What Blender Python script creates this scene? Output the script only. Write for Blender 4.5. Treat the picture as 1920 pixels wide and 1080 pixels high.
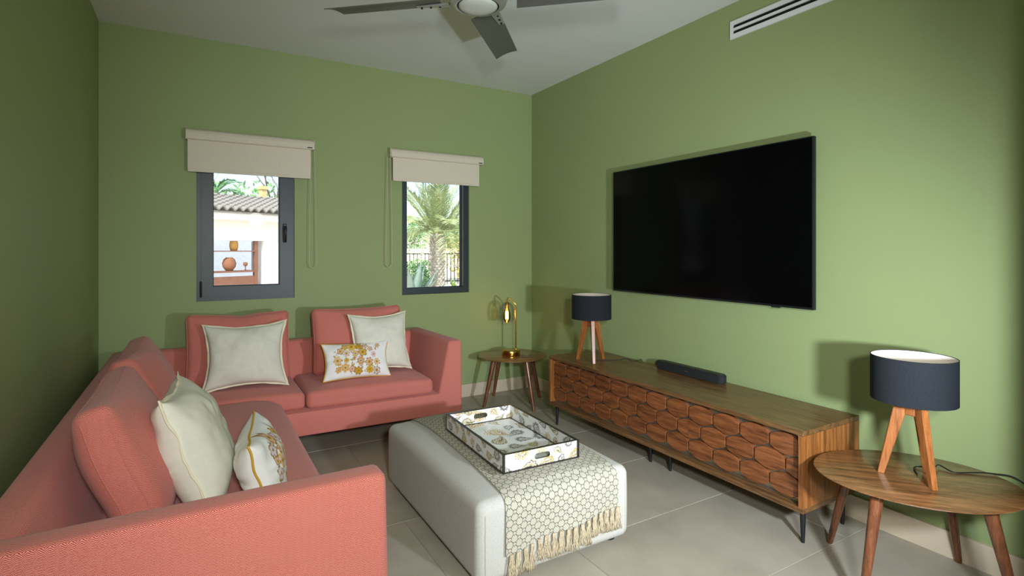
import bpy, bmesh, math, random
import numpy as np
from mathutils import Vector, Matrix, noise

for o in list(bpy.data.objects):
    bpy.data.objects.remove(o)
sc = bpy.context.scene
COL = sc.collection

# ------------------------------------------------------------------ camera
CAM_H = 1.402
cam = bpy.data.cameras.new('camera')
cam.sensor_width = 36.0
cam.lens = 36.0 * 1010.0 / 1920.0
cam.shift_y = -(540.0 - 467.0) / 1920.0
cam.clip_start = 0.05
cam.clip_end = 500
camo = bpy.data.objects.new('camera', cam)
COL.objects.link(camo)
camo.location = (0, 0, CAM_H)
camo.rotation_euler = (math.radians(90), 0, math.radians(-30.5))
sc.camera = camo

# ------------------------------------------------------------------ world, sun, lights, exposure
world = bpy.data.worlds.new('world')
sc.world = world
world.use_nodes = True
wn = world.node_tree
wn.nodes.clear()
sky = wn.nodes.new('ShaderNodeTexSky')
sky.sky_type = 'NISHITA'
sky.sun_disc = False
sky.sun_elevation = math.radians(48)
sky.sun_rotation = math.radians(200)
sky.air_density = 1.0
sky.dust_density = 2.2
bg = wn.nodes.new('ShaderNodeBackground')
bg.inputs['Strength'].default_value = 0.30
wo = wn.nodes.new('ShaderNodeOutputWorld')
wn.links.new(sky.outputs[0], bg.inputs[0])
wn.links.new(bg.outputs[0], wo.inputs[0])


def aim(o, target):
    d = Vector(target) - o.location
    o.rotation_euler = d.to_track_quat('-Z', 'Y').to_euler()


sun = bpy.data.lights.new('sun', 'SUN')
sun.energy = 5.0
sun.angle = math.radians(0.6)
sun.color = (1.0, 0.96, 0.9)
suno = bpy.data.objects.new('sun', sun)
COL.objects.link(suno)
suno.location = (-6, -8, 14)
aim(suno, (-6 + 0.42, -8 + 0.62, 14 - 0.80))

# the photographer's two flash heads beside and behind the camera
def flash(name, loc, target, watts, angle, blend, radius, color=(1, 1, 1)):
    l = bpy.data.lights.new(name, 'SPOT')
    l.energy = watts
    l.spot_size = math.radians(angle)
    l.spot_blend = blend
    l.shadow_soft_size = radius
    l.color = color
    o = bpy.data.objects.new(name, l)
    COL.objects.link(o)
    o.location = loc
    aim(o, target)
    return o


FC = (0.95, 1.0, 0.99)
flash('flash_low', (1.50, 0.14, 1.10), (2.62, 3.0, 0.90), 205, 116, 1.0, 0.05, (0.91, 1.02, 1.16))
flash('flash_high', (0.05, -0.55, 1.72), (1.90, 3.2, 0.58), 245, 108, 1.0, 0.10, (0.96, 1.01, 1.0))
flash('flash_bounce', (0.9, -0.7, 1.9), (1.0, 0.1, 2.97), 46, 130, 0.9, 0.12, (1.0, 1.0, 0.88))

sc.view_settings.view_transform = 'Standard'
sc.view_settings.look = 'None'
sc.view_settings.exposure = 0.12
sc.view_settings.gamma = 1.0
sc.view_settings.use_curve_mapping = False

# ------------------------------------------------------------------ helpers
XR, YB, XL, ZC, YR = 2.967, 4.641, -0.570, 2.975, -1.60
rnd = random.Random(7)


def lin(r, g, b):
    def f(c):
        c /= 255.0
        return c / 12.92 if c <= 0.04045 else ((c + 0.055) / 1.055) ** 2.4
    return (f(r), f(g), f(b), 1.0)


def setp(o, label=None, cat=None, group=None, kind=None):
    if label: o['label'] = label
    if cat: o['category'] = cat
    if group: o['group'] = group
    if kind: o['kind'] = kind
    return o


def empty(name, loc=(0, 0, 0), rz=0.0):
    o = bpy.data.objects.new(name, None)
    o.empty_display_size = 0.05
    COL.objects.link(o)
    o.location = loc
    o.rotation_euler = (0, 0, rz)
    return o


def box_uv(me):
    uv = me.uv_layers.new(name='UVMap')
    nv = len(me.loops)
    co = np.empty(len(me.vertices) * 3); me.vertices.foreach_get('co', co); co = co.reshape(-1, 3)
    arr = np.zeros((nv, 2))
    for p in me.polygons:
        n = p.normal
        ax = max(range(3), key=lambda i: abs(n[i]))
        for li in p.loop_indices:
            c = co[me.loops[li].vertex_index]
            if ax == 0: arr[li] = (c[1], c[2])
            elif ax == 1: arr[li] = (c[0], c[2])
            else: arr[li] = (c[0], c[1])
    uv.data.foreach_set('uv', arr.ravel())


def mk(name, bm, mat, parent=None, smooth=False, loc=None, uv=True, angle=None):
    bmesh.ops.recalc_face_normals(bm, faces=bm.faces)
    me = bpy.data.meshes.new(name)
    bm.to_mesh(me)
    bm.free()
    return mko(name, me, mat, parent, smooth, loc, uv, angle)


def mko(name, me, mat, parent=None, smooth=False, loc=None, uv=True, angle=None):
    if uv and not me.uv_layers:
        box_uv(me)
    if mat: me.materials.append(mat)
    if smooth:
        for p in me.polygons: p.use_smooth = True
        if angle is not None:
            me.set_sharp_from_angle(angle=math.radians(angle))
    o = bpy.data.objects.new(name, me)
    COL.objects.link(o)
    if parent: o.parent = parent
    if loc is not None: o.location = loc
    return o


def share(o, name, parent, loc=(0, 0, 0), rot=(0, 0, 0)):
    c = o.copy()
    c.name = name
    COL.objects.link(c)
    c.parent = parent
    c.location = loc
    c.rotation_euler = rot
    return c


def copy_tree(o, parent=None):
    c = o.copy()
    COL.objects.link(c)
    c.parent = parent
    for ch in list(o.children):
        copy_tree(ch, c)
    return c


def new():
    return bmesh.new()


def box(bm, x0, x1, y0, y1, z0, z1):
    vs = [bm.verts.new(v) for v in [(x0, y0, z0), (x1, y0, z0), (x1, y1, z0), (x0, y1, z0),
                                    (x0, y0, z1), (x1, y0, z1), (x1, y1, z1), (x0, y1, z1)]]
    for f in [(0, 3, 2, 1), (4, 5, 6, 7), (0, 1, 5, 4), (1, 2, 6, 5), (2, 3, 7, 6), (3, 0, 4, 7)]:
        bm.faces.new([vs[i] for i in f])
    return vs


def hexa(bm, v8):
    vs = [bm.verts.new(v) for v in v8]
    for f in [(0, 3, 2, 1), (4, 5, 6, 7), (0, 1, 5, 4), (1, 2, 6, 5), (2, 3, 7, 6), (3, 0, 4, 7)]:
        bm.faces.new([vs[i] for i in f])
    return vs


def bev(bm, w, seg=2):
    bmesh.ops.bevel(bm, geom=list(bm.edges), offset=w, segments=seg, affect='EDGES', profile=0.5, clamp_overlap=True)
    return bm


def prism(bm, pts, z0, z1):
    """closed polygon in xy extruded in z"""
    a = [bm.verts.new((x, y, z0)) for x, y in pts]
    b = [bm.verts.new((x, y, z1)) for x, y in pts]
    n = len(pts)
    bm.faces.new(a[::-1]); bm.faces.new(b)
    for i in range(n):
        bm.faces.new([a[i], a[(i + 1) % n], b[(i + 1) % n], b[i]])


def lathe(bm, prof, n=32, c=(0, 0, 0), cap=True):
    rings = []
    for r, z in prof:
        if r < 1e-6:
            rings.append([bm.verts.new((c[0], c[1], c[2] + z))])
        else:
            rings.append([bm.verts.new((c[0] + r * math.cos(2 * math.pi * i / n), c[1] + r * math.sin(2 * math.pi * i / n), c[2] + z)) for i in range(n)])
    for a, b in zip(rings[:-1], rings[1:]):
        for i in range(n):
            j = (i + 1) % n
            if len(a) == 1 and len(b) == 1: continue
            if len(a) == 1: bm.faces.new([a[0], b[j], b[i]])
            elif len(b) == 1: bm.faces.new([a[i], a[j], b[0]])
            else: bm.faces.new([a[i], a[j], b[j], b[i]])
    if cap:
        if len(rings[0]) > 1: bm.faces.new(rings[0][::-1])
        if len(rings[-1]) > 1: bm.faces.new(rings[-1])


def tube(bm, pts, rad, n=8, cap=True, closed=False):
    pts = [Vector(p) for p in pts]
    rads = rad if isinstance(rad, (list, tuple)) else [rad] * len(pts)
    rings = []
    up = None
    m = len(pts)
    for i, p in enumerate(pts):
        if closed:
            d = pts[(i + 1) % m] - pts[i - 1]
        else:
            d = pts[min(i + 1, m - 1)] - pts[max(i - 1, 0)]
        if d.length < 1e-9: d = Vector((0, 0, 1))
        d.normalize()
        if up is None:
            up = d.orthogonal().normalized()
        else:
            up = (up - d * up.dot(d))
            if up.length < 1e-6: up = d.orthogonal()
            up.normalize()
        s = d.cross(up)
        rings.append([bm.verts.new(p + (up * math.cos(2 * math.pi * k / n) + s * math.sin(2 * math.pi * k / n)) * rads[i]) for k in range(n)])
    prs = list(zip(rings[:-1], rings[1:]))
    if closed: prs.append((rings[-1], rings[0]))
    for a, b in prs:
        for k in range(n):
            bm.faces.new([a[k], a[(k + 1) % n], b[(k + 1) % n], b[k]])
    if cap and not closed:
        bm.faces.new(rings[0][::-1]); bm.faces.new(rings[-1])


def softbox(sx, sy, sz, r, m=(8, 8, 3), k=4, fn=None):
    """rounded box on a grid (centre at origin), optional displacement fn(Vector)->Vector"""
    def axis(s, mm):
        inn = s / 2 - r
        out = [-inn - r * math.tan(math.radians(45) * (k - i) / k) for i in range(k)]
        out += [-inn + 2 * inn * i / mm for i in range(mm + 1)]
        out += [inn + r * math.tan(math.radians(45) * (i + 1) / k) for i in range(k)]
        return out
    ax = [axis(sx, m[0]), axis(sy, m[1]), axis(sz, m[2])]
    half = Vector((sx / 2, sy / 2, sz / 2))
    bm = bmesh.new()
    def pt(p):
        p = Vector(p)
        inner = Vector([max(-(half[i] - r), min(half[i] - r, p[i])) for i in range(3)])
        d = p - inner
        if d.length > 1e-9: d = d.normalized() * r
        q = inner + d
        if fn: q = fn(q)
        return q
    for d in range(3):
        e, f = (d + 1) % 3, (d + 2) % 3
        for s in (-1, 1):
            grid = []
            for a in ax[e]:
                row = []
                for b in ax[f]:
                    p = [0, 0, 0]
                    p[d] = s * half[d]; p[e] = a; p[f] = b
                    row.append(bm.verts.new(pt(p)))
                grid.append(row)
            for i in range(len(grid) - 1):
                for j in range(len(grid[0]) - 1):
                    q = [grid[i][j], grid[i + 1][j], grid[i + 1][j + 1], grid[i][j + 1]]
                    bm.faces.new(q if s > 0 else q[::-1])
    bmesh.ops.remove_doubles(bm, verts=bm.verts, dist=1e-5)
    return bm


# ------------------------------------------------------------------ material helpers
class NT:
    def __init__(self, name):
        self.mat = bpy.data.materials.new(name)
        self.mat.use_nodes = True
        self.t = self.mat.node_tree
        self.t.nodes.clear()
        self.out = self.n('ShaderNodeOutputMaterial')
        self.b = self.n('ShaderNodeBsdfPrincipled')
        self.l(self.b.outputs[0], self.out.inputs[0])

    def n(self, t, **kw):
        x = self.t.nodes.new(t)
        for k, v in kw.items(): setattr(x, k, v)
        return x

    def l(self, a, b):
        self.t.links.new(a, b)

    def m(self, op, a, b=None, c=None):
        x = self.n('ShaderNodeMath', operation=op)
        for i, v in enumerate((a, b, c)):
            if v is None: continue
            if hasattr(v, 'links') or hasattr(v, 'is_linked'): self.l(v, x.inputs[i])
            else: x.inputs[i].default_value = v
        return x.outputs[0]

    def mix(self, fac, a, b):
        x = self.n('ShaderNodeMix', data_type='RGBA')
        for s, v in ((x.inputs[0], fac), (x.inputs[6], a), (x.inputs[7], b)):
            if hasattr(v, 'is_linked'): self.l(v, s)
            else: s.default_value = v
        return x.outputs[2]

    def ramp(self, fac, stops):
        x = self.n('ShaderNodeValToRGB')
        els = x.color_ramp.elements
        while len(els) < len(stops): els.new(0.5)
        for e, (p, c) in zip(els, stops):
            e.position = p; e.color = c
        self.l(fac, x.inputs[0])
        return x.outputs[0]

    def noise(self, scale, detail=3, vec=None, rough=0.5):
        x = self.n('ShaderNodeTexNoise')
        x.inputs['Scale'].default_value = scale
        x.inputs['Detail'].default_value = detail
        x.inputs['Roughness'].default_value = rough
        if vec is not None: self.l(vec, x.inputs['Vector'])
        return x.outputs[0]

    def bump(self, h, strength=0.2, dist=0.005):
        x = self.n('ShaderNodeBump')
        x.inputs['Strength'].default_value = strength
        x.inputs['Distance'].default_value = dist
        self.l(h, x.inputs['Height'])
        self.l(x.outputs[0], self.b.inputs['Normal'])

    def obj(self):
        return self.n('ShaderNodeTexCoord').outputs['Object']

    def uv(self):
        return self.n('ShaderNodeTexCoord').outputs['UV']

    def mapping(self, vec, scale=(1, 1, 1), rot=(0, 0, 0)):
        x = self.n('ShaderNodeMapping')
        x.inputs['Scale'].default_value = scale
        x.inputs['Rotation'].default_value = rot
        self.l(vec, x.inputs[0])
        return x.outputs[0]

    def set(self, **kw):
        names = dict(color='Base Color', rough='Roughness', metal='Metallic', spec='Specular IOR Level', sheen='Sheen Weight', coat='Coat Weight')
        for k, v in kw.items():
            s = self.b.inputs[names[k]]
            if hasattr(v, 'is_linked'): self.l(v, s)
            else: s.default_value = v
        return self


def plain(name, c, rough=0.5, metal=0.0, spec=0.5, var=0.06, nscale=14, bump=0.0, bscale=120):
    """colour with a slight procedural variation"""
    t = NT(name)
    o = t.obj()
    f = t.noise(nscale, 4, o)
    lo = tuple(max(0, x * (1 - var)) for x in c[:3]) + (1,)
    hi = tuple(min(1, x * (1 + var)) for x in c[:3]) + (1,)
    t.set(color=t.ramp(f, [(0.3, lo), (0.7, hi)]), rough=rough, metal=metal, spec=spec)
    if bump > 0:
        t.bump(t.noise(bscale, 2, o), bump, 0.002)
    return t.mat


def wood(name, dark, mid, light, scale=(1, 1, 1), rough=0.35, coat=0.0, rnd_off=True):
    """grain runs along the axis with the smallest scale"""
    t = NT(name)
    o = t.obj()
    if rnd_off:
        info = t.n('ShaderNodeObjectInfo')
        add = t.n('ShaderNodeVectorMath', operation='MULTIPLY_ADD')
        comb = t.n('ShaderNodeCombineXYZ')
        r10 = t.m('MULTIPLY', info.outputs['Random'], 9.0)
        for i in range(3): t.l(r10, comb.inputs[i])
        add.inputs[1].default_value = (1, 1, 1)
        t.l(o, add.inputs[0]); t.l(comb.outputs[0], add.inputs[2])
        o = add.outputs[0]
    v = t.mapping(o, scale)
    n1 = t.noise(3.0, 5, v, 0.62)
    n2 = t.noise(14.0, 3, v, 0.6)
    f = t.m('ADD', t.m('MULTIPLY', n1, 0.68), t.m('MULTIPLY', n2, 0.32))
    t.set(color=t.ramp(f, [(0.34, dark), (0.48, mid), (0.64, light)]), rough=rough, coat=coat)
    t.b.inputs['Coat Roughness'].default_value = 0.15
    t.bump(n2, 0.06, 0.002)
    return t.mat


M = {}
M['wall'] = plain('green_wall_paint', lin(147, 161, 110), rough=0.62, spec=0.3, var=0.025, nscale=1.4, bump=0.05, bscale=180)
M['ceiling'] = plain('ceiling_white_paint', lin(226, 228, 224), rough=0.8, spec=0.2, var=0.015, nscale=2)
M['base'] = plain('baseboard_stone', lin(205, 190, 165), rough=0.5, var=0.05, nscale=9)
M['frame'] = plain('window_anthracite', lin(40, 53, 55), rough=0.42, var=0.05)
M['frame_gasket'] = plain('window_gasket_black', lin(22, 24, 26), rough=0.6)
M['blind'] = plain('blind_beige_fabric', lin(218, 208, 188), rough=0.85, spec=0.15, var=0.04, nscale=90, bump=0.2, bscale=500)
M['blind_plastic'] = plain('blind_bead_plastic', lin(196, 190, 165), rough=0.5)
M['black_plastic'] = plain('black_plastic', lin(22, 23, 24), rough=0.45)
M['black_metal'] = plain('black_metal_leg', lin(24, 25, 26), rough=0.4, spec=0.5)
M['white_metal'] = plain('white_painted_metal', lin(225, 225, 225), rough=0.45, var=0.02)
M['dark_slot'] = plain('vent_dark', lin(14, 16, 14), rough=0.8)
M['blade'] = plain('fan_blade_grey', lin(92, 94, 88), rough=0.42, var=0.06)
M['nickel'] = plain('fan_brushed_nickel', lin(178, 180, 176), rough=0.36, metal=0.55, var=0.04)
M['lens'] = plain('fan_frosted_lens', lin(208, 214, 206), rough=0.35, var=0.03)
M['brass'] = plain('polished_brass', lin(205, 160, 75), rough=0.2, metal=1.0, var=0.05)
M['chrome'] = plain('chrome', lin(200, 200, 200), rough=0.15, metal=1.0)
M['mirror'] = plain('mirror_backing', lin(180, 174, 158), rough=0.2, metal=0.9, var=0.02)
M['shade_out'] = plain('lampshade_charcoal_fabric', lin(34, 37, 41), rough=0.9, spec=0.15, var=0.12, nscale=160, bump=0.25, bscale=600)
M['shade_in'] = plain('lampshade_white_lining', lin(236, 226, 212), rough=0.8, var=0.02)
M['white_cotton'] = plain('white_linen', lin(222, 219, 203), rough=0.9, spec=0.12, var=0.03, nscale=40, bump=0.25, bscale=420)
M['cream_edge'] = plain('cream_edge', lin(238, 228, 200), rough=0.9, spec=0.1)
M['mustard'] = plain('mustard_piping', lin(205, 160, 50), rough=0.8, spec=0.15)
M['ottoman'] = plain('ottoman_light_linen', lin(192, 189, 180), rough=0.92, spec=0.12, var=0.07, nscale=150, bump=0.4, bscale=380)
M['fringe'] = plain('throw_fringe_cotton', lin(196, 180, 150), rough=0.95, spec=0.1, var=0.12, nscale=60)
M['tray_edge'] = plain('tray_dark_edge', lin(52, 46, 40), rough=0.3, metal=0.3)
M['walnut_x'] = wood('walnut_grain_y_reflect', lin(72, 48, 28), lin(108, 76, 45), lin(136, 98, 60), (14, 1.1, 14), rough=0.3)  # console top's darker olive tone puts the green wall's reflection into the colour
M['walnut_z'] = wood('walnut_grain_z', lin(92, 54, 27), lin(140, 86, 42), lin(176, 114, 60), (13, 13, 0.8), rough=0.34)
M['walnut_tile'] = wood('walnut_tile', lin(74, 42, 24), lin(120, 70, 40), lin(154, 94, 56), (10, 1.4, 17), rough=0.3)
M['table_top'] = wood('side_table_walnut', lin(76, 48, 28), lin(120, 80, 48), lin(154, 106, 66), (12, 1.3, 12), rough=0.22, coat=0.25)
M['table_leg'] = wood('side_table_leg', lin(68, 40, 26), lin(106, 62, 38), lin(134, 82, 52), (16, 16, 1.4), rough=0.28, coat=0.2)
M['oak'] = wood('lamp_oak', lin(108, 62, 30), lin(148, 88, 44), lin(172, 108, 58), (15, 15, 1.2), rough=0.35)
M['tv_screen'] = plain('tv_screen_black', lin(5, 5, 6), rough=0.12, spec=0.10, var=0.0)
M['tv_frame'] = plain('tv_bezel', lin(40, 42, 44), rough=0.3, metal=0.6)
M['stone_ext'] = plain('exterior_white_render', lin(236, 234, 230), rough=0.9, var=0.02)
M['terracotta_grey'] = plain('roof_tile_grey', lin(140, 135, 128), rough=0.85, var=0.14, nscale=6)
M['ext_wood'] = plain('exterior_brown_wood', lin(122, 84, 66), rough=0.7, var=0.12, nscale=10)
M['clay'] = plain('terracotta_clay', lin(132, 88, 62), rough=0.8, var=0.1)
M['clay_gold'] = plain('ochre_clay', lin(180, 136, 62), rough=0.75, var=0.1)
M['bark'] = plain('palm_bark', lin(196, 188, 176), rough=0.95, var=0.3, nscale=20)
M['branch'] = plain('bare_branch', lin(122, 112, 106), rough=0.9, var=0.15)
M['frond'] = plain('palm_frond_green', lin(176, 188, 138), rough=0.6, var=0.25, nscale=3)
M['agave'] = plain('agave_blue_green', lin(150, 172, 160), rough=0.6, var=0.12, nscale=5)
M['agave2'] = plain('agave_yellow_green', lin(140, 180, 70), rough=0.6, var=0.15, nscale=5)
M['leaf'] = plain('shrub_leaf', lin(112, 156, 92), rough=0.6, var=0.3, nscale=4)
M['leaf_dry'] = plain('dry_shrub_leaf', lin(170, 165, 90), rough=0.7, var=0.25, nscale=4)
M['ground_ext'] = plain('garden_gravel', lin(222, 206, 188), rough=0.95, var=0.12, nscale=2, bump=0.3, bscale=30)
M['hill'] = plain('far_hill', lin(150, 165, 170), rough=1.0, var=0.15, nscale=0.2)
M['iron'] = plain('fence_iron', lin(40, 38, 38), rough=0.6)

# stone floor tile
t = NT('floor_porcelain')
o_ = t.obj()
info = t.n('ShaderNodeObjectInfo')
vm = t.n('ShaderNodeVectorMath', operation='ADD')
cb = t.n('ShaderNodeCombineXYZ')
t.l(t.m('MULTIPLY', info.outputs['Random'], 13.0), cb.inputs[0]); t.l(t.m('MULTIPLY', info.outputs['Random'], 7.0), cb.inputs[1])
t.l(o_, vm.inputs[0]); t.l(cb.outputs[0], vm.inputs[1])
nn = t.noise(2.2, 6, vm.outputs[0], 0.6)
t.set(color=t.ramp(nn, [(0.3, lin(156, 147, 130)), (0.5, lin(168, 159, 142)), (0.72, lin(180, 172, 154))]), rough=0.42, spec=0.4)
M['tile'] = t.mat
M['grout'] = plain('floor_grout', lin(150, 142, 128), rough=0.9)

# coral herringbone weave
def coral(name, base, light, dark, w=0.0098, p=0.0038):
    t = NT(name)
    sep = t.n('ShaderNodeSeparateXYZ')
    t.l(t.uv(), sep.inputs[0])
    u, v = sep.outputs[0], sep.outputs[1]
    uw = t.m('DIVIDE', u, w)
    tri = t.m('PINGPONG', uw, 1.0)
    ph = t.m('ADD', t.m('DIVIDE', v, p), t.m('MULTIPLY', tri, w / p * 0.62))
    st = t.m('PINGPONG', ph, 0.5)
    s2 = t.m('MULTIPLY', st, 2.0)
    o = t.obj()
    fine = t.noise(420, 2, o)
    big = t.noise(9, 3, o)
    fac = t.m('ADD', t.m('MULTIPLY', s2, 0.75), t.m('MULTIPLY', fine, 0.35))
    c = t.ramp(fac, [(0.18, dark), (0.45, base), (0.58, base), (0.88, light)])
    c2 = t.mix(t.m('MULTIPLY', big, 0.16), c, base)
    t.set(color=c2, rough=0.88, spec=0.15, sheen=0.15)
    t.bump(t.m('ADD', t.m('MULTIPLY', s2, 0.6), fine), 0.3, 0.0015)
    return t.mat


M['coral'] = coral('coral_herringbone_weave', lin(196, 88, 78), lin(240, 186, 168), lin(150, 56, 50))

# throw: cream with dark scallop lattice and little fans
t = NT('throw_scallop_print')
sep = t.n('ShaderNodeSeparateXYZ')
t.l(t.uv(), sep.inputs[0])
A_, B_ = 0.048, 0.044
x = t.m('DIVIDE', sep.outputs[0], A_)
y = t.m('DIVIDE', sep.outputs[1], B_)
wob = t.n('ShaderNodeTexNoise'); wob.inputs['Scale'].default_value = 60
t.l(t.uv(), wob.inputs['Vector'])
# lattice row parity: two interleaved grids of cells
def near_grid(ox, oy):
    fx = t.m('SUBTRACT', t.m('FRACT', t.m('ADD', x, ox)), 0.5)
    fy = t.m('SUBTRACT', t.m('FRACT', t.m('ADD', y, oy)), 0.5)
    return fx, fy
pp = t.m('ADD', x, y); qq = t.m('SUBTRACT', x, y)
def line(v, w):
    d = t.m('ABSOLUTE', t.m('SUBTRACT', t.m('FRACT', v), 0.5))
    return t.m('GREATER_THAN', d, 0.5 - w)
lat = t.m('MAXIMUM', line(pp, 0.040), line(qq, 0.040))
fans = None
for ox, oy in ((0.5, 0.5), (0.0, 0.0)):
    fx, fy = near_grid(ox, oy)
    r = t.m('SQRT', t.m('ADD', t.m('MULTIPLY', fx, fx), t.m('MULTIPLY', fy, fy)))
    below = t.m('LESS_THAN', fy, t.m('MULTIPLY', t.m('ABSOLUTE', fx), -0.5))
    ang = t.m('ARCTAN2', fx, t.m('MULTIPLY', fy, -1.0))
    rays = t.m('GREATER_THAN', t.m('COSINE', t.m('MULTIPLY', ang, 7.0)), 0.30)
    band = t.m('MULTIPLY', t.m('GREATER_THAN', r, 0.09), t.m('LESS_THAN', r, 0.23))
    f1 = t.m('MULTIPLY', t.m('MULTIPLY', rays, band), below)
    cap = t.m('MULTIPLY', t.m('MULTIPLY', t.m('GREATER_THAN', r, 0.165), t.m('LESS_THAN', r, 0.215)), t.m('GREATER_THAN', fy, -0.02))
    clear = t.m('LESS_THAN', r, 0.165)
    f = t.m('MAXIMUM', f1, cap)
    lat = t.m('MULTIPLY', lat, t.m('SUBTRACT', 1.0, clear))
    fans = f if fans is None else t.m('MAXIMUM', fans, f)
lines = t.m('MAXIMUM', lat, fans)
weave = t.noise(700, 2, t.obj())
cream = t.ramp(weave, [(0.3, lin(174, 168, 150)), (0.7, lin(200, 195, 178))])
t.set(color=t.mix(t.m('MULTIPLY', lines, 0.92), cream, lin(52, 46, 36)), rough=0.92, spec=0.1)
t.bump(weave, 0.35, 0.002)
M['throw'] = t.mat

# vertex-colour print (embroidery and paisley)
def vcol(name, rough=0.85, spec=0.15, bumpy=0.25, coat=0.0):
    t = NT(name)
    a = t.n('ShaderNodeVertexColor')
    a.layer_name = 'print'
    nz = t.noise(500, 2, t.obj())
    t.set(color=a.outputs[0], rough=rough, spec=spec, coat=coat)
    if bumpy: t.bump(nz, bumpy, 0.002)
    return t.mat


M['embroidery'] = vcol('embroidered_linen')
M['paisley'] = vcol('paisley_lacquer', rough=0.22, spec=0.5, bumpy=0)

# glass
def glass(name, tint=(1, 1, 1, 1), rough=0.0, refl=1.0):
    t = NT(name)
    t.t.nodes.remove(t.b)
    tr = t.n('ShaderNodeBsdfTransparent'); tr.inputs[0].default_value = tint
    gl = t.n('ShaderNodeBsdfGlossy'); gl.inputs['Roughness'].default_value = rough
    fr = t.n('ShaderNodeFresnel'); fr.inputs[0].default_value = 1.45
    ns = t.m('MULTIPLY', fr.outputs[0], refl)
    mx = t.n('ShaderNodeMixShader')
    t.l(ns, mx.inputs[0]); t.l(tr.outputs[0], mx.inputs[1]); t.l(gl.outputs[0], mx.inputs[2])
    t.l(mx.outputs[0], t.out.inputs[0])
    return t.mat


M['pane'] = glass('window_glass', (0.96, 0.985, 0.98, 1), 0.0, 0.6)
M['clear_glass'] = glass('lamp_clear_glass', (0.985, 0.99, 0.98, 1), 0.02, 0.45)
M['amber_glass'] = glass('amber_bulb_glass', (1.0, 0.82, 0.50, 1), 0.02, 1.0)
t = NT('glowing_filament')
t.set(color=(1, 0.7, 0.3, 1), rough=0.5)
t.b.inputs['Emission Color'].default_value = (1.0, 0.62, 0.22, 1)
t.b.inputs['Emission Strength'].default_value = 38.0
M['filament'] = t.mat

# ------------------------------------------------------------------ room shell
WT = 0.22
W1 = (0.010, 0.694, 1.010, 2.10)
W2 = (1.595, 2.258, 0.990, 2.10)


def struct(name, bm, mat, parent=None, **kw):
    o = mk(name, bm, mat, parent, **kw)
    if parent is None: o['kind'] = 'structure'
    return o


def wall_with_holes(bm, x0, x1, z0, z1, y0, y1, holes):
    xs = sorted({x0, x1} | {h[0] for h in holes} | {h[1] for h in holes})
    zs = sorted({z0, z1} | {h[2] for h in holes} | {h[3] for h in holes})
    def solid(i, j):
        cx, cz = (xs[i] + xs[i + 1]) / 2, (zs[j] + zs[j + 1]) / 2
        return not any(h[0] < cx < h[1] and h[2] < cz < h[3] for h in holes)
    nx, nz = len(xs) - 1, len(zs) - 1
    vd = {}
    def v(i, k, j):
        key = (i, k, j)
        if key not in vd: vd[key] = bm.verts.new((xs[i], (y0, y1)[k], zs[j]))
        return vd[key]
    for i in range(nx):
        for j in range(nz):
            if not solid(i, j): continue
            for k in (0, 1):
                bm.faces.new([v(i, k, j), v(i + 1, k, j), v(i + 1, k, j + 1), v(i, k, j + 1)])
            for di, dj, e in ((-1, 0, ((i, j), (i, j + 1))), (1, 0, ((i + 1, j), (i + 1, j + 1))), (0, -1, ((i, j), (i + 1, j))), (0, 1, ((i, j + 1), (i + 1, j + 1)))):
                a, b = i + di, j + dj
                if a < 0 or b < 0 or a >= nx or b >= nz or not solid(a, b):
                    (p, q), (r_, s_) = e
                    bm.faces.new([v(p, 0, q), v(r_, 0, s_), v(r_, 1, s_), v(p, 1, q)])


bm = new(); wall_with_holes(bm, XL - WT, XR + WT, -0.05, ZC, YB, YB + WT, [W1, W2])
struct('wall_back', bm, M['wall'])
bm = new(); box(bm, XR, XR + WT, YR - WT, YB, -0.05, ZC)
struct('wall_right', bm, M['wall'])
bm = new(); box(bm, XL - WT, XL, YR - WT, YB, -0.05, ZC)
struct('wall_left', bm, M['wall'])
bm = new(); wall_with_holes(bm, XL, XR, -0.05, ZC, YR - WT, YR, [(0.2, 2.4, -0.05, 2.35)])  # unseen wide opening, added to let skylight in as fill
struct('wall_rear', bm, M['wall'])
# return wall of the wide opening the camera looks through
bm = new(); box(bm, 2.20, XR, 0.34, 0.50, 0.0, ZC)
struct('wall_return', bm, M['wall'])
bm = new(); box(bm, XL - WT - 0.4, XR + WT + 0.4, YR - 3.2, YB + WT + 0.35, ZC, ZC + 0.18)  # overhang past the rear wall is added to block the sun
struct('ceiling', bm, M['ceiling'])

# floor: grout bed and individual tiles in running bond
bm = new(); box(bm, XL, XR, YR, YB, -0.05, -0.003)
floor = struct('floor', bm, M['grout'])
TL, TW, G = 1.20, 0.62, 0.003
tile_cache = {}
k0 = math.floor((YR - 2.05) / TW)
k1 = math.ceil((YB - 2.05) / TW)
for k in range(k0, k1):
    ya, yb = max(YR, 2.05 + k * TW), min(YB, 2.05 + (k + 1) * TW)
    off = 0.93 if k % 2 == 0 else 0.93 + TL / 2
    i0 = math.floor((XL - off) / TL)
    for i in range(i0, 6):
        xa, xb = max(XL, off + i * TL), min(XR, off + (i + 1) * TL)
        if xb - xa < 0.01 or yb - ya < 0.01: continue
        w, d = round(xb - xa, 3), round(yb - ya, 3)
        loc = ((xa + xb) / 2, (ya + yb) / 2, 0)
        if (w, d) not in tile_cache:
            bm = new()
            w2, d2, e = w / 2 - G / 2, d / 2 - G / 2, 0.0012
            hexa(bm, [(-w2, -d2, -0.004), (w2, -d2, -0.004), (w2, d2, -0.004), (-w2, d2, -0.004),
                      (-w2 + e, -d2 + e, 0), (w2 - e, -d2 + e, 0), (w2 - e, d2 - e, 0), (-w2 + e, d2 - e, 0)])
            tile_cache[(w, d)] = mk('floor_tile', bm, M['tile'], floor, loc=loc)
        else:
            share(tile_cache[(w, d)], 'floor_tile', floor, loc)

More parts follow.
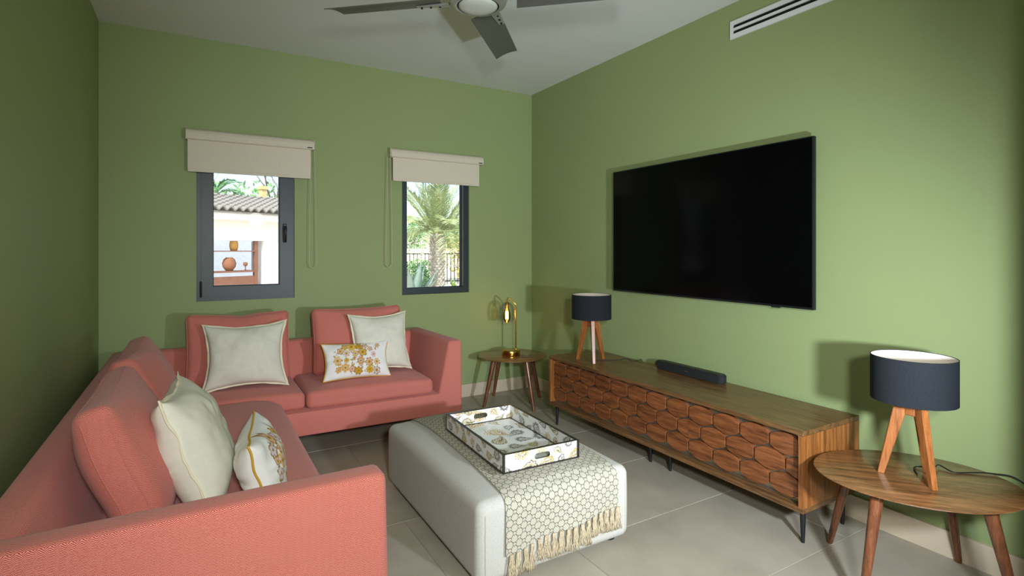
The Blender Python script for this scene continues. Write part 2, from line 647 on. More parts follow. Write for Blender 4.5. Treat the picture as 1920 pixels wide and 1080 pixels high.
# baseboards
BH = 0.118
bm = new(); box(bm, XL + 0.014, XR - 0.014, YB - 0.014, YB, 0.0, BH); struct('baseboard_back', bm, M['base'])
bm = new(); box(bm, XR - 0.014, XR, 0.50, YB, 0.0, BH); struct('baseboard_right', bm, M['base'])
bm = new(); box(bm, XL, XL + 0.014, YR, YB, 0.0, BH); struct('baseboard_left', bm, M['base'])


# windows
def ring(bm, x0, x1, z0, z1, w, y0, y1):
    """mitred frame ring lying in the xz plane"""
    o = [(x0, z0), (x1, z0), (x1, z1), (x0, z1)]
    i = [(x0 + w, z0 + w), (x1 - w, z0 + w), (x1 - w, z1 - w), (x0 + w, z1 - w)]
    for k in range(4):
        a, b = k, (k + 1) % 4
        hexa(bm, [(o[a][0], y0, o[a][1]), (o[b][0], y0, o[b][1]), (i[b][0], y0, i[b][1]), (i[a][0], y0, i[a][1]),
                  (o[a][0], y1, o[a][1]), (o[b][0], y1, o[b][1]), (i[b][0], y1, i[b][1]), (i[a][0], y1, i[a][1])])


win1 = empty('window_1', ((W1[0] + W1[1]) / 2, YB, W1[2])); win1['kind'] = 'structure'
win1['label'] = 'anthracite casement window on the left with a handle on its sash'
hw = (W1[1] - W1[0]) / 2; hh = W1[3] - W1[2]
bm = new(); ring(bm, -hw, hw, 0, hh, 0.036, 0.015, 0.09); mk('window_frame', bm, M['frame'], win1)
bm = new(); ring(bm, -hw + 0.033, hw - 0.033, 0.033, hh - 0.033, 0.075, 0.006, 0.07)
sash = mk('sash', bm, M['frame'], win1)
bm = new(); ring(bm, -hw + 0.107, hw - 0.107, 0.107, hh - 0.107, 0.007, 0.012, 0.06); mk('gasket', bm, M['frame_gasket'], sash)
bm = new(); box(bm, -hw + 0.105, hw - 0.105, 0.040, 0.046, 0.105, hh - 0.105); mk('pane', bm, M['pane'], win1)
hd = empty('handle', (hw - 0.072, 0.0, 0.52)); hd.parent = win1
bm = new(); box(bm, -0.014, 0.014, -0.006, 0.006, -0.075, 0.075); bev(bm, 0.005); mk('handle_plate', bm, M['black_plastic'], hd)
bm = new(); tube(bm, [(0, -0.005, 0.045), (0, -0.035, 0.045), (0, -0.04, 0.03), (0, -0.038, -0.07)], [0.011, 0.011, 0.011, 0.008], 10)
mk('lever', bm, M['black_plastic'], hd, smooth=True)
bm = new(); lathe(bm, [(0.0, 0), (0.006, 0), (0.006, 0.006), (0, 0.006)], 12); 
bmesh.ops.rotate(bm, verts=bm.verts, matrix=Matrix.Rotation(math.radians(90), 3, 'X'))
mk('lock_cylinder', bm, M['chrome'], hd, loc=(0.0, -0.0395, -0.012))
bm = new(); tube(bm, [(-hw + 0.03, 0.0, 0.03), (-hw + 0.03, 0.0, 0.15)], 0.007, 8); mk('hinge', bm, M['black_plastic'], win1)

win2 = empty('window_2', ((W2[0] + W2[1]) / 2, YB, W2[2])); win2['kind'] = 'structure'
win2['label'] = 'anthracite fixed window on the right looking onto a palm tree'
hw = (W2[1] - W2[0]) / 2; hh = W2[3] - W2[2]
bm = new(); ring(bm, -hw, hw, 0, hh, 0.052, 0.02, 0.10); mk('window_frame', bm, M['frame'], win2)
bm = new(); ring(bm, -hw + 0.051, hw - 0.051, 0.051, hh - 0.051, 0.008, 0.066, 0.095); mk('gasket', bm, M['frame_gasket'], win2)
bm = new(); box(bm, -hw + 0.05, hw - 0.05, 0.078, 0.084, 0.05, hh - 0.05); mk('pane', bm, M['pane'], win2)


# roller blinds
def blind(x0, x1, zt, zf, side, label):
    b = empty('roller_blind', ((x0 + x1) / 2, YB, zf))
    setp(b, label, 'blind', 'roller blinds over the windows')
    w = (x1 - x0) / 2; h = zt - zf
    # cassette with a rounded front
    pts = [(0, 0), (0, -0.078), (0.006, -0.087), (0.020, -0.090), (0.045, -0.088), (0.066, -0.078), (0.080, -0.058), (0.084, -0.03), (0.084, 0)]
    bm = new()
    a = [bm.verts.new((-w, y_, h - 0.084 + z_)) for z_, y_ in pts]
    c = [bm.verts.new((w, y_, h - 0.084 + z_)) for z_, y_ in pts]
    n = len(pts)
    bm.faces.new(a); bm.faces.new(c[::-1])
    for i in range(n):
        bm.faces.new([a[i], c[i], c[(i + 1) % n], a[(i + 1) % n]])
    mk('cassette', bm, M['blind'], b)
    lo, hi = (-w + 0.012, w - 0.022) if side > 0 else (-w + 0.02, w - 0.036)
    bm = new(); box(bm, lo, hi, -0.066, -0.064, 0.012, h - 0.080)
    fab = mk('fabric', bm, M['blind'], b)
    bm = new(); box(bm, lo, hi, -0.071, -0.059, 0, 0.022); bev(bm, 0.004); mk('hem_bar', bm, M['blind'], fab)
    xe = side * (w + 0.004)
    bm = new(); box(bm, xe - 0.004, xe + 0.004, -0.080, 0, h - 0.080, h - 0.004); bev(bm, 0.002); mk('end_cap', bm, M['blind_plastic'], b)
    bm = new(); box(bm, w - 0.05, w - 0.012, -0.0915, -0.0885, h - 0.074, h - 0.066); mk('clip', bm, M['black_plastic'], b)
    # bead chain loop
    bm = new()
    L = h + 0.62
    z1, z0 = h - 0.06, h - 0.06 - (2.24 - 1.26)
    xc = side * (w + 0.012) if side < 0 else side * (w - 0.004)
    loop = [(xc - 0.012, -0.055, z1)]
    nst = 26
    for i in range(nst + 1):
        f = i / nst
        loop.append((xc - 0.012 - 0.016 * math.sin(math.pi * f * 0.5), -0.055 - 0.004 * math.sin(3 * f), z1 + (z0 + 0.03 - z1) * f))
    for i in range(1, 8):
        an = math.pi * i / 8
        loop.append((xc - 0.028 * math.cos(an), -0.055, z0 + 0.03 - 0.03 * math.sin(an)))
    for i in range(nst + 1):
        f = 1 - i / nst
        loop.append((xc + 0.012 + 0.016 * math.sin(math.pi * f * 0.5), -0.055 + 0.004 * math.sin(3 * f), z1 + (z0 + 0.03 - z1) * f))
    tube(bm, loop, 0.0028, 6)
    mk('bead_chain', bm, M['blind_plastic'], b, smooth=True)
    return b


blind(-0.057, 0.829, 2.286, 1.968, 1, 'beige roller blind above the left window with its chain on the right')
blind(1.470, 2.368, 2.286, 1.998, -1, 'beige roller blind above the right window with its chain on the left')

# linear air vent high on the right wall
v = empty('air_vent', (XR, 2.265, 2.742))
setp(v, 'long white slot air vent high on the green wall', 'vent')
VL, VH = 1.25, 0.114
bm = new()
box(bm, -0.012, -0.0005, -VL, 0, VH - 0.028, VH); box(bm, -0.012, -0.0005, -VL, 0, 0, 0.030)
box(bm, -0.012, -0.0005, -VL, -VL + 0.022, 0.030, VH - 0.028); box(bm, -0.012, -0.0005, -0.022, 0, 0.030, VH - 0.028)
mk('vent_frame', bm, M['white_metal'], v)
bm = new(); box(bm, -0.003, -0.0005, -VL + 0.022, -0.022, 0.030, VH - 0.028); mk('vent_duct', bm, M['dark_slot'], v)
bm = new(); box(bm, -0.012, -0.004, -VL + 0.022, -0.022, 0.0495, 0.0655); mk('center_bar', bm, M['white_metal'], v)
for z_ in (0.0385, 0.0745):
    bm = new(); hexa(bm, [(-0.004, -VL + 0.022, z_), (-0.010, -VL + 0.022, z_ - 0.001), (-0.010, -0.022, z_ - 0.001), (-0.004, -0.022, z_),
                          (-0.004, -VL + 0.022, z_ + 0.0015), (-0.010, -VL + 0.022, z_ + 0.001), (-0.010, -0.022, z_ + 0.001), (-0.004, -0.022, z_ + 0.0015)])
    mk('louver', bm, M['dark_slot'], v)

# ------------------------------------------------------------------ sectional sofa
sofa = empty('sectional_sofa', (0.1, 3.2, 0))
setp(sofa, 'coral herringbone corner sofa along the left and window walls', 'sofa')
SO = Vector((0.1, 3.2, 0))


def sp(bm, name, mat='coral', smooth=True, angle=40, parent=None):
    for v_ in bm.verts: v_.co -= SO
    return mk(name, bm, M[mat], parent or sofa, smooth=smooth, angle=angle)


ZS0, ZB0, ZA = 0.325, 0.165, 0.712


def yf(x_):            # front line of the window side, very slightly skewed
    return 3.80 - 0.075 * (x_ - 0.62)


# bases
bm = new()
hexa(bm, [(-0.49, 3.80, ZB0), (1.748, yf(1.748) + 0.006, ZB0), (1.705, 4.56, ZB0), (-0.49, 4.56, ZB0),
          (-0.49, 3.80, ZS0), (1.748, yf(1.748) + 0.006, ZS0), (1.705, 4.56, ZS0), (-0.49, 4.56, ZS0)])
bev(bm, 0.012); sp(bm, 'base')
bm = new(); box(bm, -0.49, 0.468, 1.632, 3.79, ZB0, ZS0); bev(bm, 0.012); sp(bm, 'base')
# backrest, window side (tapered) and wall side
bm = new()
hexa(bm, [(-0.48, 4.36, ZS0 - 0.01), (1.55, 4.34, ZS0 - 0.01), (1.71, 4.565, ZS0 - 0.01), (-0.48, 4.565, ZS0 - 0.01),
          (-0.48, 4.455, ZA - 0.015), (1.60, 4.445, ZA - 0.015), (1.70, 4.56, ZA - 0.015), (-0.48, 4.56, ZA - 0.015)])
bev(bm, 0.03, 4); sp(bm, 'backrest')
bm = new()
hexa(bm, [(-0.49, 1.64, ZS0 - 0.01), (-0.27, 1.64, ZS0 - 0.01), (-0.27, 4.45, ZS0 - 0.01), (-0.49, 4.56, ZS0 - 0.01),
          (-0.485, 1.64, ZA - 0.01), (-0.375, 1.64, ZA - 0.01), (-0.375, 4.45, ZA - 0.01), (-0.485, 4.56, ZA - 0.01)])
bev(bm, 0.03, 4); sp(bm, 'backrest')
# arms: far right end of the window side; near end of the wall side
fx = yf(1.75)
bm = new()
hexa(bm, [(1.535, yf(1.53) - 0.004, ZB0), (1.752, fx - 0.004, ZB0), (1.712, 4.565, ZB0), (1.50, 4.50, ZB0),
          (1.648, yf(1.65) + 0.004, ZA), (1.752, fx + 0.004, ZA), (1.712, 4.565, ZA), (1.612, 4.50, ZA)])
bev(bm, 0.022, 4); sp(bm, 'arm')
bm = new()
hexa(bm, [(-0.49, 1.620, ZB0), (0.523, 1.620, ZB0), (0.523, 1.830, ZB0), (-0.49, 1.830, ZB0),
          (-0.485, 1.628, ZA), (0.512, 1.628, ZA), (0.512, 1.735, ZA), (-0.485, 1.735, ZA)])
bev(bm, 0.024, 4); sp(bm, 'arm')
# feet
for fx_, fy_ in ((-0.4, 1.72), (0.42, 1.72), (0.40, 3.6), (-0.4, 4.45), (1.62, 4.42), (1.62, 3.86), (0.75, 4.4)):
    bm = new(); lathe(bm, [(0.018, 0), (0.028, ZB0 + 0.004)], 16, (fx_, fy_, 0)); sp(bm, 'foot', 'black_metal')


# seat cushions
def seat(x0, x1, y0, y1, z0, z1, crown, skew=None, r=0.035, corner=None):
    cx, cy, cz = (x0 + x1) / 2, (y0 + y1) / 2, (z0 + z1) / 2
    sx, sy, sz = x1 - x0, y1 - y0, z1 - z0
    def fn(q):
        u_, v_ = q.x / (sx / 2), q.y / (sy / 2)
        b = max(0, (1 - abs(u_) ** 3.0)) * max(0, (1 - abs(v_) ** 3.0))
        if q.z > 0: q = Vector((q.x, q.y, q.z + crown * b))
        q.z += 0.004 * noise.noise(Vector((q.x * 4 + x0 * 9, q.y * 4, 3.0)))
        if corner:
            X, Y, R = corner         # round one plan corner
            dx, dy = q.x * X - (sx / 2 - R), q.y * Y - (sy / 2 - R)
            if dx > 0 and dy > 0:
                d_ = math.hypot(dx, dy); mx_ = max(dx, dy)
                s_ = mx_ / d_
                q.x = X * ((sx / 2 - R) + dx * s_); q.y = Y * ((sy / 2 - R) + dy * s_)
        q = q + Vector((cx, cy, cz))
        if skew: q.y += skew(q.x) * (1 - (q.y - y0) / sy)
        return q
    bm = softbox(sx, sy, sz, r, (14, 14, 3), 4, fn)
    return sp(bm, 'seat_cushion', angle=180)


seat(-0.30, 0.640, 3.81, 4.42, ZS0, 0.440, 0.03, lambda x_: yf(x_) - 3.80 if x_ > 0.47 else 0)
seat(0.648, 1.528, 3.80, 4.42, ZS0, 0.440, 0.03, lambda x_: yf(x_) - 3.80)
seat(-0.30, 0.472, 1.80, 3.80, ZS0, 0.438, 0.025, None, 0.035, (1, 1, 0.17))


# big back cushions with a boxed edge
def back_cushion(center, right, up, w, h, th, seed, pinch=0.0):
    right = Vector(right).normalized(); up = Vector(up); up = (up - right * up.dot(right)).normalized()
    nrm = right.cross(up)
    def fn(q):
        u_, v_ = q.x / (w / 2), q.y / (h / 2)
        b = max(0, 1 - abs(u_) ** 2.6) * max(0, 1 - abs(v_) ** 2.6)
        z_ = q.z + math.copysign(0.078 * b, q.z) * (1 if abs(q.z) > th * 0.2 else 0.3)
        y_ = q.y
        if v_ > 0:      # sag of the upper edge
            y_ -= (0.016 + pinch * math.exp(-((u_ - 0.05) / 0.22) ** 2)) * (1 - u_ * u_) * v_ ** 3
        x_ = q.x * (1 - 0.03 * (1 - v_ * v_))
        z_ += 0.012 * noise.noise(Vector((q.x * 5 + seed, q.y * 5, seed * 1.7)))
        return Vector(center) + right * x_ + up * y_ + nrm * z_
    bm = softbox(w, h, th, 0.038, (14, 12, 3), 4, fn)
    o = sp(bm, 'back_cushion', angle=180)
    # welted seams on both edges of the gusset
    for s in (-1, 1):
        pts = []
        N = 44
        hw_, hh_, r_ = w / 2 - 0.004, h / 2 - 0.004, 0.05
        for i in range(4 * N):
            side, f = divmod(i, N); f /= N
            if side == 0: p = (-hw_ + 2 * hw_ * f, hh_)
            elif side == 1: p = (hw_, hh_ - 2 * hh_ * f)
            elif side == 2: p = (hw_ - 2 * hw_ * f, -hh_)
            else: p = (-hw_, -hh_ + 2 * hh_ * f)
            ix, iy = max(-hw_ + r_, min(hw_ - r_, p[0])), max(-hh_ + r_, min(hh_ - r_, p[1]))
            d_ = Vector((p[0] - ix, p[1] - iy))
            d_ = d_.normalized() * r_ if d_.length > 1e-6 else d_
            pts.append(fn(Vector((ix + d_.x, iy + d_.y, s * (th / 2 - 0.020)))))
        bm = new(); tube(bm, pts, 0.0032, 6, closed=True)
        for v_ in bm.verts: v_.co -= SO
        mk('welt', bm, M['coral'], o, smooth=True)
    return o


lean = 0.20
# nrm = right x up : for the window side right=+X, up=+Z -> nrm=-Y (towards the room)
back_cushion((0.275, 4.285, 0.700), (1, 0.0, 0), (0, 0.22, 1), 0.665, 0.50, 0.105, 1.3, 0.012)
back_cushion((1.105, 4.255, 0.700), (1, -0.03, 0), (0, 0.22, 1), 0.690, 0.50, 0.105, 4.1)
# wall side: right must be -Y so that nrm = (-Y) x Z = -X ... use +Y -> nrm=+X
back_cushion((-0.200, 2.42, 0.675), (0, 1, 0), (-0.34, 0, 1), 0.72, 0.50, 0.105, 7.7)
back_cushion((-0.200, 3.28, 0.675), (0, 1, 0), (-0.34, 0, 1), 0.74, 0.50, 0.105, 9.2)


# ------------------------------------------------------------------ loose pillows
def pillow(name, label, center, right, up, w, h, th, mat, flange=0.03, edge='flange', seed=0.0, colfn=None, n=60, group=None, conc=0.11):
    right = Vector(right).normalized(); up = Vector(up); up = (up - right * up.dot(right)).normalized()
    nrm = right.cross(up)
    rot = Matrix((right, up, nrm)).transposed().to_4x4()
    ny = max(24, int(n * h / w))
    def surf(u_, v_, s):
        # u,v in [-1,1] over the stuffed body
        x_ = w / 2 * u_ * (1 - conc * (1 - v_ * v_) * abs(u_) ** 1.5)
        y_ = h / 2 * v_ * (1 - conc * (1 - u_ * u_) * abs(v_) ** 1.5)
        b = max(0.0, (1 - u_ * u_) * (1 - v_ * v_)) ** 0.42
        z_ = th / 2 * b
        wr = noise.noise(Vector((x_ * 9 + seed, y_ * 9 + s * 3, seed))) * 0.010 + noise.noise(Vector((x_ * 22 + seed, y_ * 22 + s * 5, seed * 2))) * 0.004
        edge_ = max(abs(u_), abs(v_))
        rad = noise.noise(Vector((math.atan2(v_, u_) * 3.2, seed, s))) * 0.014 * max(0, edge_ - 0.35) * b * 1.8
        z_ += (wr + rad) * min(1, b * 2.0)
        warp = 0.012 * noise.noise(Vector((u_ * 1.6 + seed, v_ * 1.6, seed + 4)))
        return Vector((x_, y_, s * max(z_, 0.0) + warp))
    bm = new()
    cl = bm.loops.layers.float_color.new('print') if colfn else None
    grids = []
    for s in (1, -1):
        g = [[bm.verts.new(surf(-1 + 2 * i / n, -1 + 2 * j / ny, s)) for j in range(ny + 1)] for i in range(n + 1)]
        grids.append(g)
        for i in range(n):
            for j in range(ny):
                q = [(i, j), (i + 1, j), (i + 1, j + 1), (i, j + 1)]
                if s < 0: q = q[::-1]
                try:
                    f = bm.faces.new([g[a][b_] for a, b_ in q])
                except ValueError:
                    continue
                if cl:
                    for lp, (a, b_) in zip(f.loops, q):
                        lp[cl] = colfn(-1 + 2 * a / n, -1 + 2 * b_ / ny) if s > 0 else (0.82, 0.80, 0.74, 1)
    bmesh.ops.remove_doubles(bm, verts=bm.verts, dist=1e-5)
    o = mk(name, bm, mat, None, smooth=True)
    o.matrix_world = Matrix.Translation(Vector(center)) @ rot
    setp(o, label, 'pillow', group)
    # edge
    loop = []
    for i in range(n): loop.append((-1 + 2 * i / n, -1))
    for j in range(ny): loop.append((1, -1 + 2 * j / ny))
    for i in range(n): loop.append((1 - 2 * i / n, 1))
    for j in range(ny): loop.append((-1, 1 - 2 * j / ny))
    base = [surf(a, b_, 1) for a, b_ in loop]
    bm = new()
    if edge == 'flange':
        m = len(base)
        inner, mid, outer = [], [], []
        for i, p in enumerate(base):
            a, b_ = loop[i]
            d_ = Vector((a if abs(a) > 0.999 else 0, b_ if abs(b_) > 0.999 else 0, 0))
            cor = abs(a) > 0.93 and abs(b_) > 0.93
            if abs(a) > 0.9 and abs(b_) > 0.9: d_ = Vector((a, b_, 0)) * (1.12 if cor else 1.0)
            if d_.length < 0.1: d_ = Vector((a, b_, 0))
            fl = flange * (0.85 + 0.5 * noise.noise(Vector((p.x * 14, p.y * 14, seed))))
            wav = 0.008 * noise.noise(Vector((p.x * 20, p.y * 20, seed + 9)))
            inner.append(p - d_ * 0.012)
            outer.append(p + d_ * fl + Vector((0, 0, wav)))
        def rr(L, dz): return [bm.verts.new(p + Vector((0, 0, dz))) for p in L]
        i1, o1, o2, i2 = rr(inner, 0.003), rr(outer, 0.002), rr(outer, -0.002), rr(inner, -0.003)
        for A, B in ((i1, o1), (o1, o2), (o2, i2), (i2, i1)):
            for i in range(m):
                bm.faces.new([A[i], A[(i + 1) % m], B[(i + 1) % m], B[i]])
        fo = mk('flange', bm, M['cream_edge'], o, smooth=True)
    else:
        tube(bm, base, 0.0042, 6, closed=True)
        fo = mk('piping', bm, M['mustard'], o, smooth=True)
    return o


def make_flowers(seed, ax=0.66, ay=0.74, asp=1.9, nf=22, nl=46):
    R = random.Random(seed)
    cols = [lin(206, 160, 52), lin(214, 174, 80), lin(226, 178, 150), lin(214, 196, 206), lin(226, 188, 166), lin(196, 150, 50)]
    fl = []
    tries = 0
    while len(fl) < nf and tries < 900:
        tries += 1
        x_, y_ = R.uniform(-ax, ax) * asp, R.uniform(-ay, ay)
        rr = R.uniform(0.16, 0.29)
        if all(math.hypot(x_ - f[0], y_ - f[1]) > (rr + f[2]) * 0.80 for f in fl):
            fl.append((x_, y_, rr, R.randint(5, 8), R.uniform(0, 6), R.choice(cols), R.choice(cols)))
    lv = [(R.uniform(-ax, ax) * asp * 1.05, R.uniform(-ay, ay) * 1.05, R.uniform(0.06, 0.13), R.uniform(0, 3.14), R.choice(cols)) for _ in range(nl)]
    cream, olive = lin(236, 234, 230), lin(150, 116, 40)
    def fn(u_, v_):
        x_, y_ = u_ * asp, v_
        for cx, cy, rr, k, ph, c1, c2 in fl:
            dx, dy = x_ - cx, y_ - cy
            d_ = math.hypot(dx, dy)
            if d_ > rr: continue
            an = math.atan2(dy, dx)
            pet = rr * (0.66 + 0.34 * abs(math.cos(k * an / 2 + ph)))
            if d_ < rr * 0.20: return olive
            if d_ < rr * 0.36: return c2
            if d_ < pet * 0.80: return c1
            if d_ < pet: return olive if k % 2 else c2
        for cx, cy, rr, a_, c in lv:
            dx, dy = x_ - cx, y_ - cy
            p, q = dx * math.cos(a_) + dy * math.sin(a_), -dx * math.sin(a_) + dy * math.cos(a_)
            d_ = (p / rr) ** 2 + (q / (rr * 0.42)) ** 2
            if d_ < 0.45: return c
            if d_ < 1: return olive
        return cream
    return fn


GW = 'plain white cushions on the sofa'
pillow('throw_pillow', 'large plain white pillow in front of the left coral back cushion under the window',
       (0.300, 4.075, 0.680), (1, -0.03, 0), (0.03, 0.34, 1), 0.51, 0.44, 0.20, M['white_cotton'], 0.012, 'flange', 2.2, group=GW, conc=0.15)
pillow('throw_pillow', 'plain white pillow next to the sofa arm, partly behind the flowered pillow',
       (1.225, 4.07, 0.690), (1, 0.06, 0), (-0.01, 0.30, 1), 0.45, 0.44, 0.17, M['white_cotton'], 0.012, 'flange', 5.9, group=GW, conc=0.14)
pillow('throw_pillow', 'largest white pillow, close up on the near end of the sofa',
       (0.0, 2.37, 0.665), (0.10, 1, 0), (-0.36, 0.0, 1), 0.47, 0.47, 0.23, M['white_cotton'], 0.012, 'flange', 8.4, group=GW)
pillow('lumbar_pillow', 'small white pillow with mustard flowers lying before the white one by the sofa arm',
       (1.018, 3.965, 0.590), (1, -0.07, 0), (0, 0.40, 1), 0.48, 0.27, 0.12, M['embroidery'], edge='piping', seed=3.3, colfn=make_flowers(5), n=150, group='flowered pillows')
pillow('lumbar_pillow', 'small flower-embroidered pillow with mustard piping at the near end of the sofa',
       (0.225, 2.30, 0.578), (0.14, 1, 0), (-0.30, 0, 1), 0.46, 0.28, 0.17, M['embroidery'], edge='piping', seed=6.1, colfn=make_flowers(11), n=150, group='flowered pillows')

# ------------------------------------------------------------------ ottoman, throw, tray
OX0, OX1, OY0, OY1, OZ = 0.985, 1.806, 1.945, 3.140, 0.362
OCR, OEX = 0.044, 2.2
ocx, ocy = (OX0 + OX1) / 2, (OY0 + OY1) / 2
ott = empty('ottoman', (ocx, ocy, 0))
setp(ott, 'large pale linen rectangular ottoman in the middle of the room', 'ottoman')


def ott_fn(q):
    u_, v_ = q.x / (0.815 / 2), q.y / (1.195 / 2)
    b = max(0, 1 - abs(u_) ** OEX) * max(0, 1 - abs(v_) ** (OEX + 1.5))
    if q.z > 0.08: q = Vector((q.x, q.y, q.z + OCR * b))
    w_ = 1 - (abs(q.z) / 0.19) ** 2
    q.x *= 1 + 0.008 * w_; q.y *= 1 + 0.005 * w_
    return q


bm = softbox(0.815, 1.195, OZ - 0.022, 0.042, (12, 16, 6), 5, ott_fn)
for v_ in bm.verts: v_.co.z += 0.022 + (OZ - 0.022) / 2
mk('upholstery', bm, M['ottoman'], ott, smooth=True)
for sx, sy in ((-1, -1), (1, -1), (1, 1), (-1, 1)):
    bm = new(); lathe(bm, [(0.03, 0), (0.03, 0.024)], 16, (sx * 0.34, sy * 0.52, 0)); mk('foot', bm, M['black_plastic'], ott)
for sx, sy in ((-1, -1), (1, -1), (1, 1), (-1, 1)):
    bm = new()
    pts_ = []
    for i in range(11):
        z0_ = 0.05 + 0.262 * i / 10
        w_ = 1 - (abs(z0_ - 0.192) / 0.19) ** 2
        pts_.append((sx * (0.815 / 2 - 0.034) * (1 + 0.008 * w_), sy * (1.195 / 2) * (1 + 0.005 * w_), z0_))
    tube(bm, pts_, 0.0024, 6)
    mk('seam', bm, M['ottoman'], ott, smooth=True)

# throw: follows the ottoman's top and hangs over the near end
TX0, TX1 = -0.265, 0.345          # across, local x of the ottoman
hang = 0.185


def top_z(x_, y_):
    u_, v_ = x_ / (0.815 / 2), y_ / (1.195 / 2)
    return OZ + OCR * max(0, 1 - abs(u_) ** OEX) * max(0, 1 - abs(v_) ** (OEX + 1.5))


def throw_pt(s, x_):
    """s = distance along from the far end; returns local point on the ottoman with cloth offset"""
    r_ = 0.046
    ylen = 1.195 - 2 * 0.042
    yfar, ynear = 1.195 / 2 - 0.042, -1.195 / 2 + 0.042
    back = 0.07
    wv = 0.003 * noise.noise(Vector((x_ * 7, s * 5, 1.0)))
    e = 0.005 + abs(wv)
    far_hang = 0.10
    s2 = s - far_hang
    q = math.pi / 2 * r_
    if s2 < 0:
        return Vector((x_, 1.195 / 2 + e + 0.005, OZ - 0.042 + s2))
    if s2 < q:
        a_ = s2 / r_
        return Vector((x_, yfar + (r_ + e) * math.cos(a_), OZ - 0.042 + (r_ + e) * math.sin(a_)))
    s2 -= q
    if s2 < ylen:
        y_ = yfar - s2
        return Vector((x_, y_, top_z(x_, y_) + 0.004 + e))
    s2 -= ylen
    if s2 < q:
        a_ = s2 / r_
        return Vector((x_, ynear - (r_ + e) * math.sin(a_), OZ - 0.042 + (r_ + e) * math.cos(a_)))
    s2 -= q
    return Vector((x_ + 0.02 * s2 * math.sin(x_ * 9), ynear - r_ - e - 0.004 - 0.006 * math.sin(x_ * 17) * min(1, s2 * 6), OZ - 0.042 - s2))


q90 = math.pi / 2 * 0.046
s_end0 = 0.10 + q90 * 2 + (1.195 - 0.084)
thr = empty('throw_blanket', (ocx, ocy, 0))
setp(thr, 'cream throw with dark scallop pattern and tasselled end draped over the ottoman', 'blanket')
bm = new()
nu, nv = 48, 130
uvl = bm.loops.layers.uv.new('UVMap')
rows_top, rows_bot = [], []


def s_end(x_):
    f = (x_ - TX0) / (TX1 - TX0)
    return s_end0 + 0.185 - 0.055 * f + 0.006 * math.sin(x_ * 21)


pos = {}
for i in range(nu + 1):
    x_ = TX0 + (TX1 - TX0) * i / nu
    for j in range(nv + 1):
        f = j / nv
        s_ = s_end(x_) * f
        xx = x_ + 0.010 * math.sin(f * 5.0) - 0.012 * f
        p = throw_pt(s_, xx)
        p2 = p + Vector((0, 0, -0.003)) if p.z > OZ - 0.01 else p + Vector((0, 0.003 if p.y < 0 else -0.003, 0))
        pos[(i, j)] = (bm.verts.new(p), bm.verts.new(p2), x_, s_)
for i in range(nu):
    for j in range(nv):
        ids = [(i, j), (i + 1, j), (i + 1, j + 1), (i, j + 1)]
        for side in (0, 1):
            f = bm.faces.new([pos[k][side] for k in ids])
            for lp, k in zip(f.loops, ids): lp[uvl].uv = (pos[k][2] + 5, -pos[k][3] + 5)
for i in range(nu):
    for j in (0, nv):
        bm.faces.new([pos[(i, j)][0], pos[(i + 1, j)][0], pos[(i + 1, j)][1], pos[(i, j)][1]])
for j in range(nv):
    for i in (0, nu):
        bm.faces.new([pos[(i, j)][0], pos[(i, j + 1)][0], pos[(i, j + 1)][1], pos[(i, j)][1]])
mk('cloth', bm, M['throw'], thr, smooth=True, angle=60)
# tassels
R = random.Random(3)
NTAS = 17
for k in range(NTAS):
    x_ = TX0 + 0.014 + (TX1 - TX0 - 0.028) * k / (NTAS - 1) - 0.012
    top = throw_pt(s_end(x_), x_)
    L = 0.104 + R.uniform(-0.014, 0.016)
    bm = new()
    for i in range(20):
        a_ = R.uniform(0, 6.28)
        sx = R.uniform(-0.015, 0.015)
        pts = []
        for q in range(7):
            f = q / 6
            pts.append(Vector((top.x + sx * (0.35 + f) + 0.004 * math.sin(a_ + f * 7), top.y - 0.002 - 0.006 * abs(math.sin(a_)) - 0.003 * math.sin(f * 9 + a_) * f, top.z + 0.006 - (L * R.uniform(0.96, 1.0)) * f)))
        tube(bm, pts, [0.0015, 0.0017, 0.0017, 0.0017, 0.0016, 0.0015, 0.001], 5)
    tube(bm, [(top.x - 0.007, top.y - 0.003, top.z + 0.002), (top.x, top.y - 0.006, top.z - 0.001), (top.x + 0.007, top.y - 0.003, top.z + 0.002)], 0.0035, 6)
    mk('tassel', bm, M['fringe'], thr, smooth=True)

# tray
TRZ = 0.4185
tray = empty('serving_tray', (1.372, 2.372, TRZ), math.radians(-2.0))
setp(tray, 'paisley printed lacquer tray with dark edges and handle slots on the ottoman', 'tray')
tw, tl, th_ = 0.400, 0.668, 0.082


